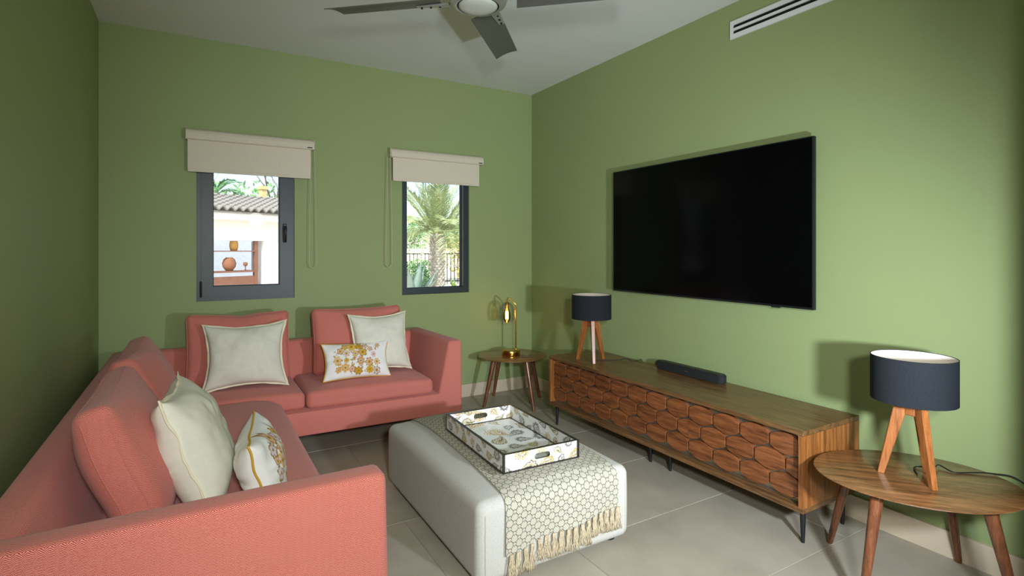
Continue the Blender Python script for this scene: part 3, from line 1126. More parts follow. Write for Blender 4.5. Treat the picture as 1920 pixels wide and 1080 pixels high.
def paisley(seed, sc_=1.0, ex=0.36, ey=0.36):
    R = random.Random(seed)
    drops = []
    for _ in range(700):
        if len(drops) >= 30: break
        d = (R.uniform(-ex, ex), R.uniform(-ey, ey), R.uniform(0.026, 0.052) * sc_, R.uniform(0, 6.28), R.randint(0, 3))
        if all(math.hypot(d[0] - e[0], d[1] - e[1]) > (d[2] + e[2]) * 1.12 for e in drops): drops.append(d)
    ivory = lin(232, 232, 228)
    sets = [[lin(160, 140, 96), lin(226, 222, 210), lin(126, 122, 116), lin(214, 190, 120)],
            [lin(138, 136, 134), lin(228, 226, 222), lin(168, 160, 142), lin(112, 110, 108)],
            [lin(196, 164, 84), lin(240, 236, 224), lin(132, 112, 76), lin(220, 210, 190)],
            [lin(96, 92, 84), lin(206, 196, 170), lin(176, 150, 86), lin(236, 232, 222)]]
    def fn(x_, y_):
        for cx, cy, rr, a_, k in drops:
            dx, dy = x_ - cx, y_ - cy
            p, q = dx * math.cos(a_) + dy * math.sin(a_), -dx * math.sin(a_) + dy * math.cos(a_)
            q -= 0.35 * max(0, p) ** 2 / rr            # bent tail
            wdt = rr * (1.0 if p < 0 else max(0.02, 1 - p / (1.7 * rr)))
            d_ = math.hypot(min(p, 0), q) / wdt if p < 0 else abs(q) / wdt + max(0, p - 1.6 * rr) * 40
            if d_ < 1:
                ring_ = int(d_ * 6 + 0.6 * math.sin(9 * math.atan2(q, p + 1e-5)))
                return sets[k][max(0, ring_) % 4]
        nz = noise.noise(Vector((x_ * 34, y_ * 34, seed)))
        if abs(nz) < 0.012: return lin(186, 182, 174)
        return ivory
    return fn


def printed_grid(name, P, fn, nx, ny, parent, solid=0.0, hole=None, thick=None):
    """grid quad sheet P(u,v)->Vector with colour fn(u,v), extruded by vector thick; hole(u,v)->True cuts a slot"""
    bm = new()
    cl = bm.loops.layers.float_color.new('print')
    V0 = [[bm.verts.new(P(i / nx, j / ny)) for j in range(ny + 1)] for i in range(nx + 1)]
    V1 = [[bm.verts.new(P(i / nx, j / ny) + thick) for j in range(ny + 1)] for i in range(nx + 1)]
    keep = lambda i, j: 0 <= i < nx and 0 <= j < ny and not (hole and hole((i + 0.5) / nx, (j + 0.5) / ny))
    for i in range(nx):
        for j in range(ny):
            if not keep(i, j): continue
            ids = [(i, j), (i + 1, j), (i + 1, j + 1), (i, j + 1)]
            for V, flip in ((V0, False), (V1, True)):
                f = bm.faces.new([V[a][b] for a, b in (ids[::-1] if flip else ids)])
                for lp, (a, b) in zip(f.loops, ids[::-1] if flip else ids): lp[cl] = fn(a / nx, b / ny)
            for (di, dj), (a, b) in (((-1, 0), ((i, j), (i, j + 1))), ((1, 0), ((i + 1, j), (i + 1, j + 1))), ((0, -1), ((i, j), (i + 1, j))), ((0, 1), ((i, j + 1), (i + 1, j + 1)))):
                if not keep(i + di, j + dj):
                    f = bm.faces.new([V0[a[0]][a[1]], V0[b[0]][b[1]], V1[b[0]][b[1]], V1[a[0]][a[1]]])
                    for lp in f.loops: lp[cl] = lin(60, 56, 50)
    for v_ in [v_ for v_ in bm.verts if not v_.link_faces]: bm.verts.remove(v_)
    return mk(name, bm, M['paisley'], parent)


pf = paisley(21, 1.15, 0.20, 0.33)
printed_grid('tray_floor', lambda u_, v_: Vector((-tw / 2 + tw * u_, -tl / 2 + tl * v_, 0.008)), lambda u_, v_: pf((u_ - 0.5) * tw, (v_ - 0.5) * tl), 130, 220, tray, thick=Vector((0, 0, -0.008)))
for s in (-1, 1):
    pl = paisley(40 + s, 0.95, 0.33, 0.05)
    printed_grid('side_panel', lambda u_, v_: Vector((s * tw / 2, -tl / 2 + tl * u_, 0.004 + (th_ - 0.004) * v_)), lambda u_, v_: pl((u_ - 0.5) * tl, (v_ - 0.5) * 0.1), 200, 26, tray, thick=Vector((-s * 0.010, 0, 0)))
    pe = paisley(60 + s, 0.9, 0.20, 0.05)
    def slot(u_, v_):
        x_, z_ = (u_ - 0.5) * tw, (v_ - 0.56) * th_
        xx = max(0, abs(x_) - 0.030)
        return math.hypot(xx, z_) < 0.0135
    printed_grid('end_panel', lambda u_, v_: Vector((-tw / 2 + 0.010 + (tw - 0.020) * u_, s * tl / 2, 0.004 + (th_ - 0.004) * v_)), lambda u_, v_: pe((u_ - 0.5) * tw, (v_ - 0.5) * 0.1), 120, 30, tray, hole=slot, thick=Vector((0, -s * 0.010, 0)))
    bm = new(); box(bm, s * tw / 2 - 0.006 - 0.0062, s * tw / 2 - 0.006 + 0.0068, -tl / 2 - 0.001, tl / 2 + 0.001, th_ - 0.0005, th_ + 0.0025) if s > 0 else box(bm, -tw / 2 - 0.0008, -tw / 2 + 0.0118, -tl / 2 - 0.001, tl / 2 + 0.001, th_ - 0.0005, th_ + 0.0025)
    mk('rim', bm, M['tray_edge'], tray)
    bm = new(); box(bm, -tw / 2 + 0.012, tw / 2 - 0.012, min(s * tl / 2, s * tl / 2 - s * 0.011), max(s * tl / 2, s * tl / 2 - s * 0.011), th_ - 0.0005, th_ + 0.0025)
    mk('rim', bm, M['tray_edge'], tray)
    bm = new(); box(bm, s * (tw / 2 - 0.0135) - 0.002, s * (tw / 2 - 0.0135) + 0.002, -tl / 2 + 0.01, tl / 2 - 0.01, 0.008, 0.0115); mk('inner_bead', bm, M['tray_edge'], tray)
    bm = new(); box(bm, -tw / 2 + 0.012, tw / 2 - 0.012, s * (tl / 2 - 0.0135) - 0.002, s * (tl / 2 - 0.0135) + 0.002, 0.008, 0.0115); mk('inner_bead', bm, M['tray_edge'], tray)
    for s2 in (-1, 1):
        bm = new(); box(bm, s * tw / 2 - 0.0028, s * tw / 2 + 0.0028, s2 * tl / 2 - 0.0028, s2 * tl / 2 + 0.0028, 0.0, th_ + 0.0025); mk('corner_post', bm, M['tray_edge'], tray)
    bm = new(); box(bm, s * tw / 2 - 0.002, s * tw / 2 + 0.002, -tl / 2, tl / 2, 0, 0.005); mk('foot_bead', bm, M['tray_edge'], tray)
    bm = new(); box(bm, -tw / 2, tw / 2, s * tl / 2 - 0.002, s * tl / 2 + 0.002, 0, 0.005); mk('foot_bead', bm, M['tray_edge'], tray)

# ------------------------------------------------------------------ media console
CX0, CX1, CY0, CY1, CZ0, CZ1 = 2.450, 2.940, 1.478, 3.575, 0.160, 0.548
cons = empty('media_console', ((CX0 + CX1) / 2, (CY0 + CY1) / 2, 0))
setp(cons, 'long low walnut media console with scale-shaped tiles on its doors', 'cabinet')
dx, ly, T = (CX1 - CX0) / 2, (CY1 - CY0) / 2, 0.024
bm = new(); box(bm, -dx, dx, -ly, ly, CZ1 - T, CZ1); bev(bm, 0.0015, 1); mk('top_panel', bm, M['walnut_x'], cons)
bm = new(); box(bm, -dx, dx, -ly, ly, CZ0, CZ0 + T); bev(bm, 0.0015, 1); mk('bottom_panel', bm, M['walnut_x'], cons)
for s in (-1, 1):
    bm = new(); box(bm, -dx, dx, min(s * ly, s * (ly - T)), max(s * ly, s * (ly - T)), CZ0 + T, CZ1 - T); mk('side_panel', bm, M['walnut_z'], cons)
bm = new(); box(bm, dx - 0.012, dx, -ly + T, ly - T, CZ0 + T, CZ1 - T); mk('back_panel', bm, M['walnut_x'], cons)
# black legs with mounting plates
for lx, lyy in ((-dx + 0.055, -ly + 0.035), (dx - 0.09, -ly + 0.035), (-dx + 0.045, ly - 0.05), (dx - 0.09, ly - 0.05), (-dx + 0.14, -0.10), (-dx + 0.14, 0.07)):
    bm = new(); lathe(bm, [(0.0085, 0), (0.0145, CZ0 + 0.001)], 14, (lx, lyy, 0)); mk('leg', bm, M['black_metal'], cons, smooth=True, angle=50)
# doors with scale tiles
y0, y1 = -ly + T, ly - T
zo0, zo1 = CZ0 + T, CZ1 - T
NC = 12
pw = (y1 - y0) / NC
th_t, sag, hh_t = 0.018, 0.027, 0.107
pitch = 0.0995
zbase = (zo0 + zo1) / 2 - pitch
xd = -dx + 0.048          # face of the mirrored backing
tile_mesh = {}


def scale_shape(half=0):
    key = half
    if key in tile_mesh: return tile_mesh[key]
    g = 0.0048
    w2 = pw / 2 - g
    lo, hi = (-w2, w2) if half == 0 else ((0.0012, w2) if half > 0 else (-w2, -0.0012))
    n = 12 if half == 0 else 7
    Rr = (w2 * w2 + sag * sag) / (2 * sag)
    arc = lambda y_: math.sqrt(max(0, Rr * Rr - y_ * y_)) - (Rr - sag)
    ys = [lo + (hi - lo) * i / n for i in range(n + 1)]
    zs = hh_t / 2 - sag
    poly = [(y_, -zs - arc(y_)) for y_ in ys] + [(y_, zs + arc(y_)) for y_ in ys[::-1]]
    bm = new()
    e = 0.0012
    f0 = [bm.verts.new((-th_t, y_ * (1 - e / w2), z_ * (1 - e / (hh_t / 2)))) for y_, z_ in poly]
    f1 = [bm.verts.new((-th_t + e, y_, z_)) for y_, z_ in poly]
    f2 = [bm.verts.new((0, y_, z_)) for y_, z_ in poly]
    m = len(poly)
    bm.faces.new(f0); bm.faces.new(f2[::-1])
    for A, B in ((f0, f1), (f1, f2)):
        for i in range(m): bm.faces.new([A[i], A[(i + 1) % m], B[(i + 1) % m], B[i]])
    bmesh.ops.recalc_face_normals(bm, faces=bm.faces)
    me = bpy.data.meshes.new('scale_tile'); bm.to_mesh(me); bm.free()
    box_uv(me); me.materials.append(M['walnut_tile'])
    tile_mesh[key] = me
    return me


for d in range(3):
    ya, yb = y0 + d * 4 * pw, y0 + (d + 1) * 4 * pw
    bm = new(); box(bm, xd, xd + 0.016, ya + 0.0012, yb - 0.0012, zo0 + 0.002, zo1 - 0.002)
    door = mk('door', bm, M['mirror'], cons)
    for row in range(3):
        zc = zbase + row * pitch
        if row != 1:
            items = [(ya + (i + 0.5) * pw, 0) for i in range(4)]
        else:
            items = [(ya, 1)] + [(ya + (i + 1) * pw, 0) for i in range(3)] + [(yb, -1)]
        for yc, hf in items:
            o = bpy.data.objects.new('scale_tile', scale_shape(hf))
            COL.objects.link(o); o.parent = door
            o.location = (xd, yc, zc)

# ------------------------------------------------------------------ TV
tv = empty('television', (XR, 2.496, 1.070))
setp(tv, 'large black flat-screen television mounted on the green wall', 'television')
TVW, TVH = 1.621, 0.947
bm = new(); box(bm, -0.080, -0.052, -TVW / 2, TVW / 2, 0, TVH); bev(bm, 0.003); mk('housing', bm, M['tv_frame'], tv)
bm = new(); box(bm, -0.0812, -0.0795, -TVW / 2 + 0.008, TVW / 2 - 0.008, 0.013, TVH - 0.008); mk('screen', bm, M['tv_screen'], tv)
bm = new(); box(bm, -0.053, -0.0005, -0.35, 0.35, 0.25, 0.65); mk('wall_bracket', bm, M['black_metal'], tv)
bm = new(); box(bm, -0.0805, -0.07, -TVW / 2 + 0.19, -TVW / 2 + 0.25, -0.006, 0.003); bev(bm, 0.0015, 1); mk('sensor', bm, M['black_plastic'], tv)

# sound bar
bar = empty('soundbar', (2.878, 2.525, CZ1))
setp(bar, 'short black soundbar with rounded ends on the walnut console', 'speaker')
bm = new()
hw_, hd_ = 0.285, 0.033
pts = [(hd_ * 1.0 * math.cos(math.radians(a_)), hw_ - hd_ + hd_ * math.sin(math.radians(a_))) for a_ in range(0, 181, 15)] + \
      [(hd_ * math.cos(math.radians(a_)), -(hw_ - hd_) + hd_ * math.sin(math.radians(a_))) for a_ in range(180, 361, 15)]
prism(bm, pts, 0.003, 0.058)
bmesh.ops.bevel(bm, geom=[e for e in bm.edges if abs(e.verts[0].co.z - e.verts[1].co.z) < 1e-5], offset=0.006, segments=3, affect='EDGES')
mk('grille_body', bm, plain('soundbar_grille', lin(24, 26, 27), rough=0.8, var=0.3, nscale=900, bump=0.5, bscale=900), bar, smooth=True, angle=40)
bm = new(); prism(bm, [(x_ * 0.72, y_ * 0.965) for x_, y_ in pts], 0.0575, 0.0595); mk('top_plate', bm, M['black_plastic'], bar)
bm = new(); box(bm, -hd_ - 0.0008, -hd_ + 0.001, -0.012, 0.012, 0.030, 0.035); mk('badge', bm, M['chrome'], bar)
for s in (-1, 1):
    bm = new(); box(bm, -0.02, 0.02, s * 0.2 - 0.02, s * 0.2 + 0.02, 0, 0.004); mk('foot', bm, M['black_plastic'], bar)


# ------------------------------------------------------------------ side tables
def side_table(loc, rz, label, Rt=0.318, Ht=0.448, spread=0.30, legr=0.205, oval=None):
    t_ = empty('side_table', loc, rz)
    setp(t_, label, 'table', 'walnut side tables')
    bm = new()
    lathe(bm, [(0, Ht - 0.016), (Rt - 0.035, Ht - 0.016), (Rt - 0.006, Ht - 0.008), (Rt, Ht - 0.004), (Rt - 0.001, Ht - 0.001), (Rt - 0.004, Ht), (0, Ht)], 72)
    if oval:
        ea, eb, et = oval
        Rz = Matrix.Rotation(et, 3, 'Z') @ Matrix.Diagonal((ea / Rt, eb / Rt, 1)) @ Matrix.Rotation(-et, 3, 'Z')
        for v_ in bm.verts: v_.co = Rz @ v_.co
    mk('table_top', bm, M['table_top'], t_, smooth=True, angle=40)
    for k in range(4):
        a_ = math.radians(45 + 90 * k)
        top = Vector((legr * math.cos(a_), legr * math.sin(a_), Ht - 0.018))
        bot = Vector((spread * math.cos(a_), spread * math.sin(a_), 0))
        bm = new()
        d_ = top - bot
        tube(bm, [bot, bot + d_ * 0.04, bot + d_ * 0.96, top], [0.0125, 0.0135, 0.0235, 0.0235], 18)
        for v_ in bm.verts:
            if v_.co.z < 0.0: v_.co.z = 0.0
        lg = mk('leg', bm, M['table_leg'], t_, smooth=True, angle=50)
        bm = new(); lathe(bm, [(0.030, 0), (0.030, 0.006)], 18, (top.x, top.y, Ht - 0.0195)); mk('leg_plate', bm, M['black_metal'], lg)
    return t_


tb2 = side_table((2.490, 4.215, 0), math.radians(50), 'round walnut side table in the corner under the brass lamp', 0.311, 0.440, 0.315)
tb1 = side_table((2.588, 1.088, 0), math.radians(41), 'oval walnut side table in the foreground under the near tripod lamp', 0.33, 0.450, 0.360, 0.255, (0.368, 0.305, math.radians(133 - 41)))


# ------------------------------------------------------------------ tripod lamps
def tripod_lamp(loc, rz, label):
    L = empty('table_lamp', loc, rz)
    setp(L, label, 'lamp', 'tripod table lamps')
    sh_z0, sh_z1, Rs = 0.322, 0.506, 0.150
    bm = new(); lathe(bm, [(Rs, sh_z0), (Rs, sh_z1), (Rs - 0.0018, sh_z1 + 0.0008), (Rs - 0.0022, sh_z1), (Rs - 0.0022, sh_z0), (Rs, sh_z0)], 72, cap=False)
    sh = mk('lamp_shade', bm, M['shade_out'], L, smooth=True, angle=40)
    bm = new(); lathe(bm, [(Rs - 0.0024, sh_z0 + 0.001), (Rs - 0.0024, sh_z1 - 0.0015), (Rs - 0.0036, sh_z1 - 0.0015), (Rs - 0.0036, sh_z0 + 0.001), (Rs - 0.0024, sh_z0 + 0.001)], 72, cap=False)
    mk('lining', bm, M['shade_in'], sh, smooth=True, angle=40)
    bm = new()
    for k in range(3):
        a_ = 2 * math.pi * k / 3 + 0.4
        tube(bm, [(0.02 * math.cos(a_), 0.02 * math.sin(a_), sh_z0 + 0.045), (Rs * 0.6 * math.cos(a_), Rs * 0.6 * math.sin(a_), sh_z0 + 0.03), ((Rs - 0.004) * math.cos(a_), (Rs - 0.004) * math.sin(a_), sh_z0 + 0.004)], 0.002, 6)
    mk('spider', bm, M['white_metal'], sh)
    # hub block and three plank legs
    bm = new()
    hp = [(0.034 * math.cos(math.radians(60 * k + 30)), 0.034 * math.sin(math.radians(60 * k + 30))) for k in range(6)]
    prism(bm, hp, 0.262, 0.322); bev(bm, 0.003, 1); mk('hub', bm, M['oak'], L)
    for k in range(3):
        a_ = 2 * math.pi * k / 3
        rd = Vector((math.cos(a_), math.sin(a_), 0)); tg = Vector((-math.sin(a_), math.cos(a_), 0))
        def sec(rc, z_, rw, tw_):
            c_ = rd * rc + Vector((0, 0, z_))
            return [c_ - rd * rw - tg * tw_, c_ + rd * rw - tg * tw_, c_ + rd * rw + tg * tw_, c_ - rd * rw + tg * tw_]
        lo = sec(0.112, 0.0, 0.012, 0.0105)
        hi = sec(0.038, 0.318, 0.025, 0.0145)
        bm = new(); hexa(bm, lo + hi); bev(bm, 0.0018, 1); mk('leg', bm, M['oak'], L)
    bm = new(); lathe(bm, [(0.018, 0.32), (0.018, 0.355), (0.014, 0.36), (0.014, 0.38)], 20); mk('socket', bm, M['white_metal'], L, smooth=True, angle=40)
    bm = new(); lathe(bm, [(0.012, 0.378), (0.014, 0.39), (0.028, 0.43), (0.030, 0.445), (0.024, 0.466), (0.012, 0.476), (0, 0.478)], 24); mk('bulb', bm, M['lens'], L, smooth=True)
    return L


lamp_far = tripod_lamp((2.618, 3.245, CZ1), math.radians(-120), 'wooden tripod lamp with black drum shade on the far end of the console')
lamp_near = tripod_lamp((2.578, 1.085, 0.450), math.radians(-122), 'wooden tripod lamp with black drum shade on the foreground side table')


def cord(name, label, pts, rad=0.0028):
    # smooth polyline (Catmull-Rom)
    P = [Vector(p) for p in pts]
    out = []
    for i in range(len(P) - 1):
        p0, p1, p2, p3 = P[max(i - 1, 0)], P[i], P[i + 1], P[min(i + 2, len(P) - 1)]
        for k in range(8):
            f = k / 8
            out.append(0.5 * ((2 * p1) + (p2 - p0) * f + (2 * p0 - 5 * p1 + 4 * p2 - p3) * f * f + (3 * p1 - p0 - 3 * p2 + p3) * f ** 3))
    out.append(P[-1])
    c = out[0].copy()
    bm = new(); tube(bm, [p - c for p in out], rad, 8)
    o = mk(name, bm, M['black_plastic'], None, smooth=True, loc=c)
    setp(o, label, 'cord', 'lamp cords')
    return o


z_ = 0.4535
cord('power_cord', 'black lamp cord looping over the back of the foreground side table',
     [(2.625, 1.09, z_), (2.70, 1.13, z_), (2.735, 1.075, z_ + 0.012), (2.80, 1.08, z_ + 0.006), (2.78, 1.02, z_), (2.84, 0.98, z_), (2.90, 0.93, 0.4545), (2.945, 0.86, 0.445), (2.950, 0.78, 0.36), (2.948, 0.66, 0.10), (2.948, 0.60, 0.01)])
z_ = CZ1 + 0.0035
cord('power_cord', 'thin black lamp cord lying on the far end of the console',
     [(2.66, 3.23, z_), (2.74, 3.17, z_), (2.79, 3.12, z_ + 0.006), (2.84, 3.11, z_ + 0.012), (2.87, 3.06, z_), (2.91, 3.05, z_), (2.950, 3.045, CZ1 - 0.01), (2.952, 3.04, 0.3)], 0.0024)

# ------------------------------------------------------------------ brass lamp
bl = empty('desk_lamp', (2.475, 4.222, 0.440), math.radians(-30.5))
setp(bl, 'brass arched lamp with clear glass shade and glowing bulb in the corner', 'lamp')
bm = new(); lathe(bm, [(0.083, 0), (0.085, 0.004), (0.085, 0.018), (0.080, 0.020), (0.080, 0.024), (0.085, 0.026), (0.085, 0.046), (0.082, 0.050), (0, 0.050)], 56)
mk('base', bm, M['brass'], bl, smooth=True, angle=40)
sx_ = 0.045
bm = new()
arm = [(sx_, 0, 0.05), (sx_, 0, 0.30), (sx_, 0, 0.460)]
tube(bm, arm, 0.0072, 14)
lathe(bm, [(0.011, 0.05), (0.011, 0.062), (0.0075, 0.066)], 16, (sx_, 0, 0))
mk('stem', bm, M['brass'], bl, smooth=True, angle=50)
bm = new()
tube(bm, [(sx_, 0, 0.455), (sx_ - 0.004, 0, 0.466), (sx_ - 0.060, -0.004, 0.518), (sx_ - 0.070, -0.005, 0.519), (sx_ - 0.078, -0.006, 0.510), (sx_ - 0.081, -0.006, 0.470)], 0.0058, 12)
mk('arm', bm, M['brass'], bl, smooth=True, angle=50)
bx_, by_ = sx_ - 0.081, -0.006
bm = new(); lathe(bm, [(0.010, 0.482), (0.022, 0.476), (0.024, 0.470), (0.0185, 0.466), (0.0185, 0.430), (0.015, 0.426)], 28, (bx_, by_, 0)); mk('socket', bm, M['brass'], bl, smooth=True, angle=40)
bm = new()
bp = [(0.0155, 0.436), (0.017, 0.425), (0.029, 0.385), (0.034, 0.352), (0.031, 0.325), (0.020, 0.303), (0.006, 0.293), (0.0, 0.292)]
lathe(bm, bp, 28, (bx_, by_, 0), cap=False)
bulb = mk('bulb', bm, M['amber_glass'], bl, smooth=True)
bm = new()
for k in range(4):
    a_ = math.pi / 2 * k
    tube(bm, [(bx_ + 0.007 * math.cos(a_), by_ + 0.007 * math.sin(a_), 0.398), (bx_ + 0.011 * math.cos(a_ + 0.5), by_ + 0.011 * math.sin(a_ + 0.5), 0.330)], 0.0034, 6)
mk('filament', bm, M['filament'], bulb)
bm = new()
gp = [(0.025, 0.474), (0.040, 0.468), (0.058, 0.448), (0.068, 0.415), (0.0715, 0.380), (0.070, 0.340), (0.0655, 0.306), (0.0640, 0.306), (0.0685, 0.340), (0.070, 0.380), (0.0665, 0.415), (0.0565, 0.447), (0.039, 0.466), (0.025, 0.472)]
lathe(bm, gp, 40, (bx_, by_, 0), cap=False)
mk('glass_shade', bm, M['clear_glass'], bl, smooth=True)
pl = bpy.data.lights.new('bulb_light', 'POINT'); pl.energy = 0.3; pl.color = (1.0, 0.66, 0.32); pl.shadow_soft_size = 0.02
plo = bpy.data.objects.new('bulb_light', pl); COL.objects.link(plo); plo.parent = bl; plo.location = (bx_, by_, 0.362)

# small remote on the corner table
rem = empty('dimmer_switch', (2.548, 4.08, 0.440), math.radians(-32))
setp(rem, 'small dark dimmer lying at the foot of the brass lamp', 'switch')
bm = new(); box(bm, -0.047, 0.047, -0.016, 0.016, 0, 0.014); bev(bm, 0.004, 2); mk('case', bm, plain('dimmer_brown', lin(70, 58, 40), rough=0.4), rem)
bm = new(); box(bm, -0.018, 0.018, -0.007, 0.007, 0.0135, 0.0165); bev(bm, 0.001, 1); mk('slider', bm, M['brass'], rem)

# ------------------------------------------------------------------ ceiling fan
fan = empty('ceiling_fan', (1.245, 2.455, ZC), 0)
setp(fan, 'grey four-blade ceiling fan with round frosted light', 'fan')
bm = new(); lathe(bm, [(0.068, 0), (0.068, -0.02), (0.045, -0.055), (0.02, -0.06)], 32); mk('canopy', bm, M['nickel'], fan, smooth=True, angle=40)
bm = new(); lathe(bm, [(0.013, -0.05), (0.013, -0.18)], 16); mk('downrod', bm, M['nickel'], fan, smooth=True, angle=40)
bm = new(); lathe(bm, [(0.02, -0.165), (0.09, -0.175), (0.125, -0.195), (0.135, -0.225), (0.135, -0.275), (0.13, -0.285), (0, -0.285)], 48); mk('motor_housing', bm, plain('fan_housing_dark', lin(74, 74, 68), rough=0.4, metal=0.4), fan, smooth=True, angle=35)
bm = new(); lathe(bm, [(0.136, -0.285), (0.149, -0.292), (0.150, -0.302), (0.142, -0.322), (0.116, -0.338), (0.108, -0.338), (0.106, -0.325), (0.106, -0.285)], 64, cap=False); mk('trim_ring', bm, M['nickel'], fan, smooth=True, angle=50)
bm = new(); lathe(bm, [(0.106, -0.318), (0.104, -0.330), (0.104, -0.334), (0.100, -0.336), (0.100, -0.318)], 64, cap=False); mk('gasket', bm, M['dark_slot'], fan, smooth=True, angle=50)
bm = new(); lathe(bm, [(0.1005, -0.326), (0.099, -0.338), (0.085, -0.347), (0.05, -0.354), (0, -0.357)], 56, cap=False); mk('light_lens', bm, M['lens'], fan, smooth=True)
for k in range(4):
    br = empty('blade', (0, 0, -0.302), math.radians(49 + 90 * k)); br.parent = fan
    pit = math.radians(13)
    rotm = Matrix.Rotation(-pit, 3, 'X')     # ccw side (+y) lower
    bm = new()
    r0, r1 = 0.185, 0.775
    N = 8
    secs = []
    for i in range(N + 1):
        f = i / N
        x_ = r0 + (r1 - r0) * f
        wa, wb = 0.088 - 0.008 * f, -0.072 + 0.004 * f
        xa = x_ - 0.0 + (0.03 if i == N else 0); xb = x_
        camb = 0.010
        row = []
        for m_ in range(7):
            g = m_ / 6
            yy = wb + (wa - wb) * g
            p = Vector((x_ + (0.035 * g if i == N else (0.03 * (1 - g) if i == 0 else 0)), yy, camb * (1 - (2 * g - 1) ** 2)))
            row.append(rotm @ p)
        secs.append(row)
    A = [[bm.verts.new(p) for p in row] for row in secs]
    B = [[bm.verts.new(p + Vector((0, 0, 0.005))) for p in row] for row in secs]
    for i in range(N):
        for m_ in range(6):
            bm.faces.new([A[i][m_], A[i][m_ + 1], A[i + 1][m_ + 1], A[i + 1][m_]])
            bm.faces.new([B[i][m_], B[i + 1][m_], B[i + 1][m_ + 1], B[i][m_ + 1]])
        for m_ in (0, 6):
            bm.faces.new([A[i][m_], A[i + 1][m_], B[i + 1][m_], B[i][m_]])
    for i in (0, N):
        for m_ in range(6): bm.faces.new([A[i][m_], A[i][m_ + 1], B[i][m_ + 1], B[i][m_]])
    mk('blade_panel', bm, M['blade'], br, smooth=True, angle=40)
    bm = new()
    hexa(bm, [rotm @ Vector(p) for p in [(0.12, -0.072, -0.010), (0.345, -0.072, -0.002), (0.345, -0.038, -0.0005), (0.12, -0.020, -0.010),
                                         (0.12, -0.072, 0.006), (0.345, -0.072, 0.004), (0.345, -0.038, 0.005), (0.12, -0.020, 0.006)]])
    bev(bm, 0.002, 1); mk('bracket', bm, M['nickel'], br)
    bm = new()
    for x_ in (0.22, 0.27, 0.32):
        p = rotm @ Vector((x_, -0.055, -0.008))
        lathe(bm, [(0.0, -0.002), (0.006, -0.001), (0.006, 0.006)], 10, p)
    mk('screw', bm, M['dark_slot'], br)

# ------------------------------------------------------------------ outside
bm = new()
n = 40
g = []
for i in range(n + 1):
    row = []
    for j in range(n + 1):
        x_ = -40 + 100 * i / n; y_ = 5.4 + 85 * j / n
        z_ = 0.30 + 0.05 * noise.noise(Vector((x_ * 0.3, y_ * 0.3, 0))) + (0.045 * max(0, y_ - 14) if x_ > 2 else 0.0)
        row.append(bm.verts.new((x_, y_, z_)))
    g.append(row)
for i in range(n):
    for j in range(n): bm.faces.new([g[i][j], g[i + 1][j], g[i + 1][j + 1], g[i][j + 1]])
gr = mk('ground', bm, M['ground_ext'], smooth=True); gr['kind'] = 'structure'
bm = new(); box(bm, -12, 14, -16, YR - WT, -0.25, -0.06); tr = mk('terrace_floor', bm, M['tile']); tr['kind'] = 'structure'
bm = new(); box(bm, -40, 60, 4.9, 5.4, -0.4, 0.28); kb = mk('garden_kerb', bm, M['stone_ext']); kb['kind'] = 'structure'

# neighbouring pavilion with tiled roof
E2 = math.atan2(0.436, 0.9)
pav = empty('pavilion', (1.13, 15.6, 0.25), E2)
setp(pav, 'white garden pavilion with grey tiled roof outside the left window', 'building')
zb = 0.25
bm = new(); wall_with_holes(bm, -7, 2.4, 0, 2.20 - zb, 0, 0.32, [(-3.2, 0.52, -0.01, 1.62 - zb)]); mk('wall', bm, M['stone_ext'], pav)
bm = new(); box(bm, -7.2, 2.6, -0.28, 0.0, 2.14 - zb, 2.32 - zb); mk('eave', bm, M['stone_ext'], pav)
bm = new(); box(bm, -7, 2.4, 2.4, 2.55, 0, 2.2 - zb); mk('sea_sky_backdrop', bm, plain('sea_sky_blue', lin(222, 230, 244), rough=0.9), pav)  # added pale blue backdrop standing in for sea and sky beyond the opening
# roof deck and tiles
sl = math.radians(17)
bm = new()
hexa(bm, [(-7.2, -0.32, 2.30 - zb), (2.6, -0.32, 2.30 - zb), (2.6, 1.3, 2.30 - zb + 1.62 * math.tan(sl)), (-7.2, 1.3, 2.30 - zb + 1.62 * math.tan(sl)),
          (-7.2, -0.32, 2.34 - zb), (2.6, -0.32, 2.34 - zb), (2.6, 1.3, 2.34 - zb + 1.62 * math.tan(sl)), (-7.2, 1.3, 2.34 - zb + 1.62 * math.tan(sl))])
roof = mk('roof', bm, M['terracotta_grey'], pav)
cw, cl_ = 0.205, 0.21
bm = new()
prof = [(cw * (i / 10 - 0.5) * 1.04, 0.045 * math.cos((i / 10 - 0.5) * 2 * math.pi)) for i in range(11)]
a_ = [bm.verts.new((x_, 0, z_ + 0.04)) for x_, z_ in prof]; b_ = [bm.verts.new((x_, cl_ * 1.12, z_ - 0.005)) for x_, z_ in prof]
c_ = [bm.verts.new((x_, 0, z_ - 0.0)) for x_, z_ in prof]; d_ = [bm.verts.new((x_, cl_ * 1.12, z_ - 0.025)) for x_, z_ in prof]
for i in range(10):
    bm.faces.new([a_[i], a_[i + 1], b_[i + 1], b_[i]]); bm.faces.new([c_[i], d_[i], d_[i + 1], c_[i + 1]]); bm.faces.new([a_[i], c_[i], c_[i + 1], a_[i + 1]])
bm.faces.new([a_[0], b_[0], d_[0], c_[0]]); bm.faces.new([a_[10], c_[10], d_[10], b_[10]])
rt = mk('roof_tile', bm, M['terracotta_grey'], roof, smooth=True, angle=50)
first = True
for row in range(8):
    for col in range(-9, 12):
        loc = (col * cw + 0.05, -0.37 + row * cl_ * math.cos(sl), 2.395 - zb + row * cl_ * math.sin(sl))
        if first:
            rt.location = loc; rt.rotation_euler = (sl, 0, 0); first = False
        else:
            share(rt, 'roof_tile', roof, loc, (sl, 0, 0))
